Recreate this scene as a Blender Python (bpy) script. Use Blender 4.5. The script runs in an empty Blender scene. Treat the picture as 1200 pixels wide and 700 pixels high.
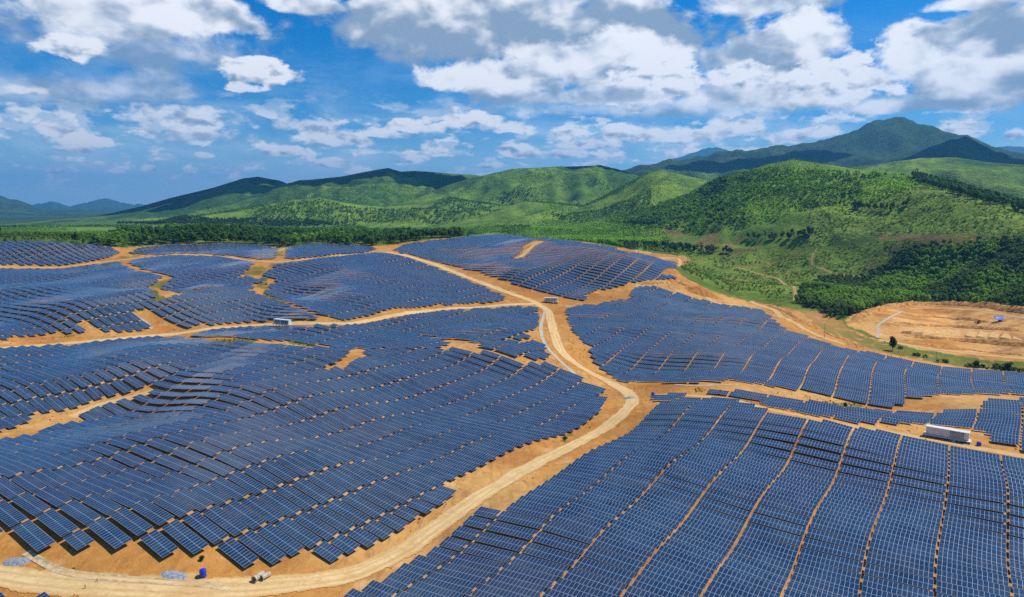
import bpy, bmesh, math, random
import numpy as np
from mathutils import Vector, Matrix

SC = bpy.context.scene
COL = SC.collection
R_ = math.radians
rng = np.random.default_rng(7)
random.seed(7)

# ------------------------------------------------------------------ camera
CAM_H = 84.0
PITCH = R_(7.6)
cd = bpy.data.cameras.new("camera")
cd.sensor_width = 36.0
cd.lens = 24.0
cd.clip_start = 1.0
cd.clip_end = 60000.0
cam = bpy.data.objects.new("camera", cd)
COL.objects.link(cam)
cam.location = (0, 0, CAM_H)
cam.rotation_euler = (R_(90) - PITCH, 0, 0)
SC.camera = cam

# ------------------------------------------------------------------ render look
SC.view_settings.view_transform = 'Standard'
SC.view_settings.look = 'None'
SC.view_settings.exposure = 0.16
SC.view_settings.gamma = 1.0
SC.view_settings.use_curve_mapping = False
SC.cycles.max_bounces = 6
SC.cycles.diffuse_bounces = 2
SC.cycles.glossy_bounces = 2
SC.cycles.transmission_bounces = 2
SC.cycles.transparent_max_bounces = 8
SC.cycles.volume_bounces = 0
SC.cycles.use_denoising = False

# ------------------------------------------------------------------ sun
SUN_AZ, SUN_EL = R_(74), R_(56)        # azimuth clockwise from +Y
SUN_STRENGTH = 4.6
sd = bpy.data.lights.new("sun", 'SUN')
sd.energy = SUN_STRENGTH
sd.angle = R_(0.5)
sd.color = (1.0, 0.955, 0.87)
sun = bpy.data.objects.new("sun", sd)
COL.objects.link(sun)
SUN_DIR = Vector((math.sin(SUN_AZ)*math.cos(SUN_EL), math.cos(SUN_AZ)*math.cos(SUN_EL), math.sin(SUN_EL)))
sun.rotation_euler = SUN_DIR.to_track_quat('Z', 'Y').to_euler()
sun.location = (0, 0, 900)

# ------------------------------------------------------------------ picture <-> world
CP, SP = math.cos(PITCH), math.sin(PITCH)
F = 800.0
def ray(u, v):
    a = (np.asarray(u, float) - 600.0) / F
    b = (np.asarray(v, float) - 350.0) / F
    return a, CP - b*SP, -SP - b*CP
def project(x, y, z):
    dz = z - CAM_H
    d = y*CP - dz*SP
    up = y*SP + dz*CP
    d = np.where(d < 1e-3, 1e-3, d)
    return 600 + F*x/d, 350 - F*up/d, d
def az_el(u, v):
    a, b, c = ray(u, v)
    return float(np.arctan2(a, b)), float(np.arctan2(c, np.hypot(a, b)))

# ------------------------------------------------------------------ node helper
class NT:
    def __init__(s, tree):
        s.t = tree
    def node(s, typ, **kw):
        n = s.t.nodes.new(typ)
        for k, v in kw.items():
            setattr(n, k, v)
        return n
    def put(s, sock, v):
        if v is None:
            return
        if isinstance(v, bpy.types.NodeSocket):
            s.t.links.new(v, sock)
        elif isinstance(v, (tuple, list)):
            v = tuple(v)
            if len(sock.default_value) == 4 and len(v) == 3:
                v = v + (1.0,)
            sock.default_value = v
        else:
            sock.default_value = v
    def m(s, op, a=None, b=None, c=None, clamp=False):
        n = s.node('ShaderNodeMath', operation=op)
        n.use_clamp = clamp
        for i, v in enumerate((a, b, c)):
            s.put(n.inputs[i], v)
        return n.outputs[0]
    def mix(s, f, a, b, blend='MIX'):
        n = s.node('ShaderNodeMix', data_type='RGBA', blend_type=blend)
        s.put(n.inputs[0], f); s.put(n.inputs[6], a); s.put(n.inputs[7], b)
        return n.outputs[2]
    def noise(s, vec, scale, detail=4, rough=0.55, dist=0.0):
        n = s.node('ShaderNodeTexNoise')
        s.put(n.inputs['Vector'], vec)
        n.inputs['Scale'].default_value = scale
        n.inputs['Detail'].default_value = detail
        n.inputs['Roughness'].default_value = rough
        n.inputs['Distortion'].default_value = dist
        return n.outputs['Fac']
    def ramp(s, f, a, b, lo=0.0, hi=1.0):
        n = s.node('ShaderNodeMapRange', interpolation_type='SMOOTHSTEP')
        s.put(n.inputs[0], f); s.put(n.inputs[1], a); s.put(n.inputs[2], b)
        s.put(n.inputs[3], lo); s.put(n.inputs[4], hi)
        return n.outputs[0]
    def vec(s, x, y, z):
        n = s.node('ShaderNodeCombineXYZ')
        s.put(n.inputs[0], x); s.put(n.inputs[1], y); s.put(n.inputs[2], z)
        return n.outputs[0]

# ------------------------------------------------------------------ sky with clouds
world = bpy.data.worlds.new("World")
SC.world = world
world.use_nodes = True
wt = world.node_tree
wt.nodes.clear()
W = NT(wt)
SKY_STRENGTH = 0.10
sky = W.node('ShaderNodeTexSky', sky_type='NISHITA')
sky.sun_disc = False
sky.sun_elevation = SUN_EL
sky.sun_rotation = SUN_AZ
sky.altitude = 300
sky.air_density = 1.0
sky.dust_density = 0.4
sky.ozone_density = 3.0
tc = W.node('ShaderNodeTexCoord')
sep = W.node('ShaderNodeSeparateXYZ')
W.put(sep.inputs[0], tc.outputs['Generated'])
dx, dy, dz = sep.outputs
AZ = W.m('ARCTAN2', dx, dy)
EL = W.m('ARCSINE', dz)
hsv = W.node('ShaderNodeHueSaturation')
W.put(hsv.inputs['Color'], sky.outputs[0])
hsv.inputs['Hue'].default_value = 0.495
hsv.inputs['Saturation'].default_value = 1.6
hsv.inputs['Value'].default_value = 0.95
base = W.mix(1.0, hsv.outputs[0], (0.62, 0.90, 1.12), 'MULTIPLY')
# shared noises, in sky angles
pA = W.vec(AZ, W.m('MULTIPLY', EL, 1.5), 0.0)
LD = 0.012
pA2 = W.vec(W.m('ADD', AZ, LD), W.m('MULTIPLY', W.m('ADD', EL, LD*1.6), 1.5), 0.0)
pB = W.vec(W.m('ADD', AZ, 4.0), W.m('MULTIPLY', EL, 1.7), 2.0)
nA = W.noise(pA, 9.0, 7, 0.58, 0.25)
nB = W.noise(pB, 26.0, 6, 0.56, 0.2)
pB2 = W.vec(W.m('ADD', AZ, 4.0+LD*.4), W.m('MULTIPLY', W.m('ADD', EL, LD*.7), 1.7), 2.0)
def puff(p, p2, sc):
    return W.m('MULTIPLY', W.m('SUBTRACT', W.noise(p, sc, 3.5, 0.5, 0.2), W.noise(p2, sc, 3.5, 0.5, 0.2)), 2.2)
litA = puff(pA, pA2, 15.0)
litB = puff(pB, pB2, 34.0)
fine = W.noise(pA, 40.0, 5, 0.6)
cur = base
WHITE = (9.4, 9.6, 9.9)
GREY = (2.7, 3.7, 4.9)
# thin veil towards the horizon and in patches
veil_n = W.noise(W.vec(W.m('MULTIPLY', AZ, 1.0), W.m('MULTIPLY', EL, 3.2), 7.0), 5.0, 6, 0.6, 0.5)
veil = W.m('MULTIPLY', W.ramp(veil_n, 0.42, 0.72), W.ramp(EL, 0.26, 0.05))
veilz = W.ramp(EL, 0.12, -0.005, 0.0, 0.60)
cur = W.mix(veilz, cur, (7.0, 10.2, 11.6))
cur = W.mix(W.m('MULTIPLY', veil, 0.75), cur, (6.8, 8.4, 9.6))
# broken cloud cover overhead, outside the picture (lights the place and shows in the glass)
over_p = W.vec(W.m('DIVIDE', dx, W.m('ADD', W.m('MAXIMUM', dz, 0.0), 0.12)), W.m('DIVIDE', dy, W.m('ADD', W.m('MAXIMUM', dz, 0.0), 0.12)), 3.0)
over_n = W.noise(over_p, 1.25, 7, 0.55, 0.2)
over_a = W.m('MULTIPLY', W.ramp(over_n, 0.52, 0.66), W.ramp(EL, 0.27, 0.36))
cur = W.mix(over_a, cur, (6.4, 6.9, 7.6))
# small fair weather clouds low over the horizon
low_a = W.m('MULTIPLY', W.ramp(W.noise(W.vec(AZ, W.m('MULTIPLY', EL, 2.3), 11.0), 15.0, 6, 0.56, 0.1), 0.49, 0.575), W.m('MULTIPLY', W.ramp(EL, 0.015, 0.045), W.ramp(EL, 0.17, 0.10)))
cur = W.mix(W.m('MULTIPLY', low_a, 0.92), cur, W.mix(W.ramp(litB, -0.12, 0.16), (6.0, 7.2, 8.4), (9.8, 10.0, 10.0)))
#         u     v    hw   hh  set bright soft opacity
CLOUDS = [
    (150, 55, 210, 44, 'A', 0.36, 0.50, 0.75), (60, 110, 120, 34, 'A', 0.46, 0.75, 0.6), (160, 108, 130, 28, 'A', 0.45, 0.7, 0.65),
    (135, 16, 185, 42, 'A', 0.80, 0.30, 1.0), (260, 22, 60, 30, 'A', 0.9, 0.3, 1.0),
    (85, 58, 48, 20, 'B', 0.95, 0.30, 1.0), (200, 136, 90, 14, 'B', 0.8, 0.45, 0.85), (300, 85, 52, 19, 'B', 1.0, 0.28, 1.0), (285, 105, 30, 8, 'B', 0.85, 0.3, 0.9),
    (352, 6, 62, 17, 'A', 0.9, 0.25, 1.0), (30, 105, 32, 9, 'B', 0.8, 0.4, 0.8), (230, 160, 60, 12, 'B', 0.65, 0.5, 0.7),
    (62, 152, 30, 10, 'B', 0.95, 0.28, 1.0), (112, 167, 42, 12, 'B', 0.95, 0.26, 1.0), (90, 176, 34, 6, 'B', 0.9, 0.3, 0.9),
    (240, 183, 16, 5, 'B', 0.9, 0.3, 0.9), (140, 202, 12, 5, 'B', 0.95, 0.3, 1.0), (175, 199, 11, 5, 'B', 0.95, 0.3, 1.0), (65, 201, 16, 4, 'B', 0.7, 0.4, 0.7),
    (332, 178, 36, 9, 'B', 0.92, 0.3, 0.95), (395, 165, 52, 12, 'B', 0.85, 0.35, 0.9), (360, 148, 44, 12, 'B', 0.75, 0.5, 0.75), (392, 192, 28, 8, 'B', 0.9, 0.3, 0.9),
    (640, 40, 300, 52, 'A', 0.10, 0.32, 1.0), (520, 14, 110, 34, 'A', 0.58, 0.3, 1.0), (880, 6, 130, 26, 'A', 0.42, 0.35, 0.95), (700, 0, 130, 14, 'A', 0.62, 0.5, 0.9),
    (920, 62, 90, 44, 'A', 0.70, 0.26, 1.0), (850, 72, 70, 24, 'A', 0.22, 0.4, 0.9),
    (590, 96, 92, 27, 'A', 0.9, 0.24, 1.0), (700, 78, 130, 36, 'A', 0.72, 0.28, 1.0), (770, 100, 62, 36, 'B', 1.0, 0.26, 1.0), (660, 116, 130, 14, 'A', 0.35, 0.4, 0.85),
    (900, 112, 100, 26, 'A', 0.6, 0.3, 1.0), (870, 92, 60, 20, 'B', 0.9, 0.3, 0.95), (985, 100, 74, 40, 'B', 1.0, 0.24, 1.0), (1080, 72, 84, 46, 'A', 0.95, 0.25, 1.0),
    (1150, 96, 110, 46, 'A', 0.62, 0.3, 1.0), (1165, 36, 84, 48, 'A', 0.40, 0.32, 1.0), (1150, 4, 70, 14, 'A', 0.8, 0.3, 1.0), (1080, 124, 110, 14, 'A', 0.45, 0.4, 0.9),
    (800, 128, 300, 16, 'A', 0.62, 0.7, 0.7),
    (480, 150, 42, 13, 'B', 1.0, 0.26, 1.0), (548, 142, 36, 15, 'B', 1.0, 0.24, 1.0), (455, 158, 40, 9, 'B', 0.85, 0.35, 0.9), (604, 152, 26, 8, 'B', 0.95, 0.3, 0.95), (605, 177, 30, 11, 'B', 0.95, 0.28, 1.0), (486, 188, 22, 6, 'B', 0.95, 0.3, 0.9),
    (663, 156, 28, 8, 'B', 0.95, 0.3, 0.95), (728, 150, 26, 12, 'B', 1.0, 0.28, 1.0), (690, 170, 46, 8, 'B', 0.85, 0.4, 0.85), (745, 160, 50, 12, 'B', 0.85, 0.4, 0.9), (800, 160, 44, 13, 'B', 0.95, 0.3, 1.0),
    (742, 130, 12, 5, 'B', 0.9, 0.3, 0.9), (858, 152, 50, 14, 'B', 0.9, 0.35, 0.95), (940, 158, 46, 11, 'B', 0.9, 0.35, 0.95), (660, 182, 60, 7, 'B', 0.8, 0.5, 0.8),
    (1125, 153, 34, 8, 'B', 0.9, 0.35, 0.9), (1187, 160, 16, 8, 'B', 0.95, 0.3, 0.95), (580, 195, 24, 5, 'B', 0.85, 0.4, 0.8),
]
for (u, v, hw, hh, st, br, soft, op) in CLOUDS:
    a0, e0 = az_el(u, v)
    cosf = 1.0 / (1.0 + ((u-600)/F)**2)
    aw = hw/F*cosf*1.12
    ew = hh/F*math.sqrt(cosf)*1.12
    n, lit = (nA, litA) if st == 'A' else (nB, litB)
    ddx = W.m('MULTIPLY', W.m('SUBTRACT', AZ, a0), 1/aw)
    ddy = W.m('MULTIPLY', W.m('SUBTRACT', EL, e0), 1/ew)
    ddyb = W.m('MINIMUM', W.m('MULTIPLY', ddy, 1.45), ddy)      # flatter base
    r = W.m('SQRT', W.m('MULTIPLY_ADD', ddx, ddx, W.m('MULTIPLY', ddyb, ddyb)))
    env = W.m('SUBTRACT', W.m('MULTIPLY_ADD', n, 2.0, -0.13), r)
    env = W.m('MULTIPLY_ADD', fine, 0.40, W.m('SUBTRACT', env, 0.20))
    al = W.ramp(env, -0.02, soft*1.0, 0.0, op)
    sh = W.m('MULTIPLY_ADD', ddy, 0.42, br - 0.20)
    sh = W.m('MULTIPLY_ADD', lit, 1.2, sh)
    sh = W.ramp(sh, -0.10, 0.86)
    cur = W.mix(al, cur, W.mix(sh, GREY, WHITE))
bg = W.node('ShaderNodeBackground')
W.put(bg.inputs['Color'], cur)
bg.inputs['Strength'].default_value = SKY_STRENGTH
wo = W.node('ShaderNodeOutputWorld')
W.put(wo.inputs['Surface'], bg.outputs[0])

# ------------------------------------------------------------------ noise in numpy
def _hash(ix, iy, seed):
    h = (ix.astype(np.int64)*374761393 + iy.astype(np.int64)*668265263 + seed*974634777) & 0x7fffffff
    h = ((h ^ (h >> 13))*1274126177) & 0x7fffffff
    h = h ^ (h >> 16)
    return (h & 0xffff)/65535.0
def vnoise(x, y, seed=0):
    ix, iy = np.floor(x), np.floor(y)
    fx, fy = x-ix, y-iy
    fx = fx*fx*fx*(fx*(fx*6-15)+10); fy = fy*fy*fy*(fy*(fy*6-15)+10)
    a, b = _hash(ix, iy, seed), _hash(ix+1, iy, seed)
    c, d = _hash(ix, iy+1, seed), _hash(ix+1, iy+1, seed)
    return (a*(1-fx)+b*fx)*(1-fy) + (c*(1-fx)+d*fx)*fy
def fbm(x, y, oct=4, seed=0, gain=0.5):
    s, a, t = 0.0, 1.0, 0.0
    for i in range(oct):
        s = s + a*vnoise(x*2**i + 17.3*i, y*2**i - 9.1*i, seed+i); t += a; a *= gain
    return s/t
def sstep(a, b, x):
    t = np.clip((x-a)/(b-a), 0, 1)
    return t*t*(3-2*t)

# ------------------------------------------------------------------ terrain
ANCH = [
    (0,700,1),(150,690,-1),(300,690,-3),(420,672,-4),(600,700,0),(900,700,0),(1200,700,-2),(-150,690,3),(1350,690,-2),
    (80,590,7),(0,560,7),(200,610,5),(300,630,1),(400,620,0),(500,618,-4),(560,580,-4),(640,535,-3),(700,505,-3),(750,475,-2),
    (150,540,6),(60,510,1),(140,470,2),(200,500,4),(320,540,5),(420,500,2),(540,520,2),(600,480,1),(690,470,-1),
    (820,640,0),(760,560,1.5),(1000,570,1.5),(1190,570,2),(850,520,4),(960,505,4.5),(1060,535,3),(790,485,1.5),(1100,640,-1),
    (1100,478,-2),(900,458,-2),(1000,474,-2),(800,452,-1),(1190,468,-3),(1180,500,1),(1100,512,3),
    (250,432,11),(100,437,11),(0,440,10),(430,436,7),(560,440,3),(620,440,2),(-150,450,10),
    (60,400,6),(200,391,6),(330,383,8),(340,400,7),(430,405,5),(520,400,6),(520,362,10),(600,375,9),(645,360,9),(650,410,4),
    (440,325,24),(500,320,22),(560,345,13),(380,350,17),(430,303,31),(240,358,17),(250,333,25),(180,345,16),(330,340,18),(100,360,17),(60,340,22),(0,335,22),(30,375,10),(120,325,27),(250,315,29),(70,313,27),(-120,340,22),
    (0,288,44),(100,290,42),(150,291,40),(330,291,40),(450,294,39),(580,279,46),(640,283,47),(700,291,43),(770,305,34),(-150,288,44),(230,298,36),(390,300,35),
    (600,310,31),(560,318,24),(540,300,33),(680,320,24),(760,322,24),(700,345,13),(740,345,13),(800,345,10),(720,375,7),(800,400,4),(880,380,4),(900,430,2),(1000,425,-1),(700,430,-2),(1100,445,-5),(1190,448,-7),
    (1000,400,-7),(1060,420,-9),(1190,425,-10),(1100,380,-7),(1190,362,-2),(1030,375,-5),(930,370,-4),(880,352,-1),(1300,400,-8),
    (850,325,2),(830,300,8),(950,335,2),(1000,345,2),(1060,320,10),(1190,300,32),(1100,290,28),(1190,335,8),(1000,300,20),(930,300,14),(1320,310,30),
]
an = np.array(ANCH, float)
_a, _b, _c = ray(an[:,0], an[:,1])
_t = (an[:,2]-CAM_H)/_c
AX, AY, AZN = _a*_t, _b*_t, an[:,2]
_far = np.hypot(AX, AY)
def _phi(r2):
    return 0.5*r2*np.log(np.maximum(r2, 1e-9))
SCL = 300.0
def tps_fit(lmb=0.004):
    n = len(AX); x, y = AX/SCL, AY/SCL
    K = _phi((x[:,None]-x)**2 + (y[:,None]-y)**2) + lmb*np.eye(n)
    P = np.c_[np.ones(n), x, y]
    A = np.zeros((n+3, n+3)); A[:n,:n] = K; A[:n,n:] = P; A[n:,:n] = P.T
    return np.linalg.solve(A, np.r_[AZN, 0, 0, 0])
TW = tps_fit()
def tps(x, y):
    x = x/SCL; y = y/SCL
    out = TW[-3] + TW[-2]*x + TW[-1]*y
    for i in range(len(AX)):
        out = out + TW[i]*_phi((x-AX[i]/SCL)**2 + (y-AY[i]/SCL)**2)
    return out

#  silhouette points (u, v, range), front width, back width, spur strength, seed
RIDGES = [
    ([(-120,238,9000),(-40,233,9000),(0,231.5,9000),(20,236,9000),(45,243,9000),(90,246,9000),(135,250,9000)], 2500, 2500, .3, 3),
    ([(0,246,16000),(30,243,16000),(60,237,16000),(82,241,16000),(118,232,16000),(150,236.5,16000),(180,241,16000),(260,246,16000)], 4000, 4000, .3, 4),
    ([(780,190,14000),(820,177,14000),(840,174,14000),(862,177,14000),(900,190,14000)], 4000, 4000, .25, 5),
    ([(1130,186,14000),(1150,177,14000),(1180,169,14000),(1200,172,14000),(1260,180,14000)], 4000, 4000, .25, 6),
    ([(640,225,5600),(700,207,5600),(750,196,5600),(800,187,5600),(840,180,5600),(900,174,5600),(940,170,5600),(980,161,5600),(1010,149,5600),(1030,141,5600),(1050,136,5600),(1070,140,5600),(1100,150,5600),(1130,158,5600),(1165,172,5600),(1240,190,5600)], 2100, 2200, .8, 7),
    ([(660,222,4400),(690,208,4400),(730,198,4400),(770,190,4400),(812,184,4400),(850,190,4400),(900,183,4400),(945,176,4400),(990,178,4400),(1040,190,4400),(1100,205,4400)], 1300, 1200, .8, 8),
    ([(960,214,3900),(1020,196,3900),(1060,185,3900),(1100,168,3900),(1130,160,3900),(1160,171,3900),(1200,188,3900),(1280,205,3900)], 1100, 1000, .6, 9),
    ([(90,256,3700),(130,250,3700),(165,242,3700),(200,232,3700),(250,220,3700),(285,209,3700),(302,207,3700),(328,212,3700),(350,221,3700),(420,240,3700)], 900, 1000, .7, 10),
    ([(240,246,3300),(280,236,3300),(320,220,3300),(350,212,3300),(400,207,3300),(440,199,3300),(455,196.5,3300),(470,201,3300),(485,200,3300),(500,201,3300),(555,205,3300),(610,216,3300),(660,232,3300)], 800, 900, .7, 11),
    ([(450,246,2800),(490,232,2800),(520,219,2800),(560,207,2800),(600,198,2800),(640,196,2800),(665,195,2800),(700,194,2800),(722,199,2800),(745,206,2800),(790,220,2800),(840,240,2800)], 750, 900, .8, 12),
    ([(230,254,2350),(280,247,2350),(340,235,2350),(375,232,2350),(420,240,2350),(450,243,2350),(500,238,2350),(530,233,2350),(560,238,2350),(620,246,2350)], 450, 600, .7, 13),
    ([(560,256,2000),(590,244,2000),(615,236,2000),(660,240,2000),(690,244,2000),(740,256,2000)], 350, 400, .6, 14),
    ([(900,220,2600),(960,203,2600),(1000,196,2600),(1040,191,2600),(1080,185,2600),(1120,184,2600),(1160,190,2600),(1200,193,2600),(1300,200,2600)], 750, 800, .7, 15),
    ([(615,270,2150),(640,262,2150),(680,245,2150),(705,233,2150),(730,219,2100),(760,204,2050),(775,199.5,2050),(792,203,2050),(820,210,2000),(880,224,1950),(940,240,1900)], 650, 600, .55, 16),
    ([(700,272,1700),(740,256,1650),(780,238,1600),(820,221,1550),(850,209,1500),(870,202,1500),(900,193,1480),(930,187,1450),(960,192,1420),(1000,198,1380),(1050,202,1320),(1090,211,1250),(1150,229,1150),(1210,246,1060),(1290,266,1000)], 520, 520, .5, 17),
    ([(760,290,1150),(800,283,1150),(850,268,1150),(880,262,1150),(930,262,1130),(960,275,1100),(1010,295,1080)], 170, 260, .5, 18),
]
RD = []
for pts, wf, wb, sp, seed in RIDGES:
    u = np.array([p[0] for p in pts], float); v = np.array([p[1] for p in pts], float); rr = np.array([p[2] for p in pts], float)
    a, b, c = ray(u, v)
    RD.append((np.arctan2(a, b), rr, CAM_H + rr*c/np.hypot(a, b), wf, wb, sp, seed))

def H(x, y):
    x = np.asarray(x, float); y = np.asarray(y, float)
    shp = np.broadcast(x, y).shape
    x = np.broadcast_to(x, shp).ravel(); y = np.broadcast_to(y, shp).ravel()
    r = np.hypot(x, y); az = np.arctan2(x, y)
    base = np.clip(tps(x, y), -14, 52)
    base = base + (fbm(x/95+3.1, y/95, 2, 71, 0.3)-0.5)*(8.0*sstep(110, 190, r)+4.0*sstep(260, 420, r))
    plain = 31 - 23*sstep(1500, 4500, r) + 16*(fbm(x/420, y/420, 3, 50)-0.5)*sstep(700, 1300, r)
    edge = 830 + 130*sstep(-0.1, -0.55, az) + 60*sstep(0.12, 0.3, az)
    w = sstep(edge, edge+300, r)
    w = np.maximum(w, sstep(0.9, 1.3, np.abs(az)))
    w = np.maximum(w, sstep(70, 30, r))
    sn, te = x*math.sin(0.5934)+y*math.cos(0.5934), x*math.cos(0.5934)-y*math.sin(0.5934)
    base = base + sstep(125, 170, r)*(1-sstep(500, 700, r))*(0.95*np.sin(6.283*(sn/57+0.35*np.sin(te/60)))+1.7*np.sin(te/21+sn/55)*np.sin(sn/48+1))
    out = base*(1-w) + np.where(r < 200, 0.0, plain)*w
    out = out + (fbm(x/38, y/38, 2, 90)-0.5)*1.5*sstep(100, 220, r)*(1-sstep(1500, 2500, r))
    for (ra, rr, rz, wf, wb, sp, seed) in RD:
        m = (az > ra[0]-0.10) & (az < ra[-1]+0.10) & (r > rr.min()-wf*1.5) & (r < rr.max()+wb*1.3)
        if not m.any():
            continue
        xa, ya, aa, r1 = x[m], y[m], az[m], r[m]
        Rc = np.interp(aa, ra, rr); zc = np.interp(aa, ra, rz)
        k = wf/2.2
        n1 = fbm(xa/k, ya/k, 4, seed)-0.5
        n2 = 1-2*np.abs(fbm(xa/(k*.9)+5, ya/(k*.9), 4, seed+40)-0.5)*2
        d = r1-Rc
        if wf > 1050:
            zc = zc+(fbm(aa*55, aa*0+seed, 4, seed)-0.5)*0.0085*Rc
        t = np.where(d < 0, -d/(wf*(1+n1*1.1*sp)), d/wb)
        p = np.clip(1-t, 0, 1); ps = p*p*(3-2*p)
        lin = 0.75 if wf > 1050 else 0.35
        ps = (1-lin)*ps + lin*p
        endf = sstep(ra[0]-0.07, ra[0], aa)*(1-sstep(ra[-1], ra[-1]+0.07, aa))
        rel = (zc-out[m])
        zz = out[m] + np.maximum(rel, 0)*ps*endf
        cr = 4*p*(1-p)*np.where(d < 0, 1.0, .5)
        zz = zz + cr*np.maximum(rel, 0)*(0.55 if wf > 1050 else 0.46)*sp*(n2-0.62)*endf
        hh = out[m]
        out[m] = np.where(p > 0, np.maximum(hh, zz), hh)
    return out.reshape(shp)

def H1(x, y):
    return float(H(np.array([x]), np.array([y]))[0])

TS = np.concatenate([np.arange(60, 900, 4.0), 900*1.012**np.arange(260)])
def unproject(uv):
    uv = np.asarray(uv, float)
    a, b, c = ray(uv[:,0], uv[:,1])
    out = np.zeros((len(uv), 2))
    nrm = np.sqrt(a*a+b*b+c*c); a, b, c = a/nrm, b/nrm, c/nrm
    X = a[:,None]*TS; Y = b[:,None]*TS; Z = CAM_H + c[:,None]*TS
    D = Z - H(X, Y)
    hit = D < 0
    idx = np.where(hit.any(1), hit.argmax(1), len(TS)-1)
    for i, k in enumerate(idx):
        if k == 0:
            t = TS[0]
        else:
            d0, d1 = D[i,k-1], D[i,k]
            f = d0/(d0-d1) if d1 < 0 else 1.0
            t = TS[k-1] + (TS[k]-TS[k-1])*min(max(f, 0), 1)
        out[i] = a[i]*t, b[i]*t
    return out
def densify(px, step=10.0, closed=True):
    out = []
    n = len(px)
    for i in range(n if closed else n-1):
        p, q = np.array(px[i], float), np.array(px[(i+1) % n], float)
        k = max(1, int(np.hypot(*(q-p))/step))
        for j in range(k):
            out.append(p + (q-p)*j/k)
    if not closed:
        out.append(np.array(px[-1], float))
    return np.array(out)
def wpoly(px, step=10.0):
    return unproject(densify(px, step))
def inside(x, y, poly):
    x = np.asarray(x); y = np.asarray(y)
    res = np.zeros(x.shape, bool)
    bb = (x >= poly[:,0].min()) & (x <= poly[:,0].max()) & (y >= poly[:,1].min()) & (y <= poly[:,1].max())
    if not bb.any():
        return res
    xs, ys = x[bb], y[bb]
    c = np.zeros(xs.shape, bool)
    n = len(poly)
    for i in range(n):
        x1, y1 = poly[i]; x2, y2 = poly[(i+1) % n]
        if y1 == y2:
            continue
        t = (y1 > ys) != (y2 > ys)
        c ^= t & (xs < (x2-x1)*(ys-y1)/(y2-y1) + x1)
    res[bb] = c
    return res

# ------------------------------------------------------------------ object helpers
def link(name, me, mat=None, parent=None):
    o = bpy.data.objects.new(name, me)
    COL.objects.link(o)
    if mat is not None and me is not None and len(me.materials) == 0:
        me.materials.append(mat)
    if parent is not None:
        o.parent = parent
    return o
def tag(o, label=None, cat=None, group=None, kind=None):
    if label: o['label'] = label
    if cat: o['category'] = cat
    if group: o['group'] = group
    if kind: o['kind'] = kind
    return o
def thing(name, label, cat, loc, rz=0.0, group=None):
    o = bpy.data.objects.new(name, None)
    o.empty_display_size = 0.3
    COL.objects.link(o)
    o.location = loc
    o.rotation_euler = (0, 0, rz)
    return tag(o, label, cat, group)
def mesh_np(name, V, Fq, mat=None, smooth=False):
    """V (n,3), Fq (m,k) faces all of one size"""
    me = bpy.data.meshes.new(name)
    V = np.ascontiguousarray(V, np.float32); Fq = np.ascontiguousarray(Fq, np.int32)
    m, k = Fq.shape
    me.vertices.add(len(V)); me.vertices.foreach_set('co', V.ravel())
    me.loops.add(m*k); me.loops.foreach_set('vertex_index', Fq.ravel())
    me.polygons.add(m)
    me.polygons.foreach_set('loop_start', np.arange(0, m*k, k, dtype=np.int32))
    me.polygons.foreach_set('use_smooth', np.full(m, bool(smooth)))
    me.update(calc_edges=True)
    if mat is not None:
        me.materials.append(mat)
    return me
def set_color(me, name, rgb):
    a = me.color_attributes.new(name, 'FLOAT_COLOR', 'POINT')
    c = np.ones((len(rgb), 4), np.float32); c[:,:3] = rgb
    a.data.foreach_set('color', c.ravel())
class MB:
    def __init__(s):
        s.bm = bmesh.new()
    def box(s, c, size, rot=None):
        r = bmesh.ops.create_cube(s.bm, size=1.0)
        M = Matrix.Translation(c) @ (rot.to_4x4() if rot is not None else Matrix.Identity(4)) @ Matrix.Diagonal((*size, 1))
        bmesh.ops.transform(s.bm, matrix=M, verts=r['verts'])
        return s
    def cyl(s, p, q, r1, r2=None, seg=10, caps=True):
        p, q = Vector(p), Vector(q)
        d = q-p
        r = bmesh.ops.create_cone(s.bm, cap_ends=caps, segments=seg, radius1=r1, radius2=r1 if r2 is None else r2, depth=d.length)
        M = Matrix.Translation((p+q)/2) @ d.to_track_quat('Z', 'Y').to_matrix().to_4x4()
        bmesh.ops.transform(s.bm, matrix=M, verts=r['verts'])
        return s
    def lathe(s, prof, seg=20):
        rings = []
        for (r, z) in prof:
            rings.append([s.bm.verts.new((r*math.cos(2*math.pi*i/seg), r*math.sin(2*math.pi*i/seg), z)) for i in range(seg)])
        for a, b in zip(rings, rings[1:]):
            for i in range(seg):
                s.bm.faces.new((a[i], a[(i+1) % seg], b[(i+1) % seg], b[i]))
        return s
    def bevel(s, w):
        bmesh.ops.bevel(s.bm, geom=list(s.bm.edges), offset=w, segments=1, affect='EDGES')
        return s
    def build(s, name, mat, parent=None, smooth=False):
        me = bpy.data.meshes.new(name)
        bmesh.ops.recalc_face_normals(s.bm, faces=s.bm.faces)
        s.bm.to_mesh(me); s.bm.free()
        if smooth:
            for p in me.polygons: p.use_smooth = True
        return link(name, me, mat, parent)

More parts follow.
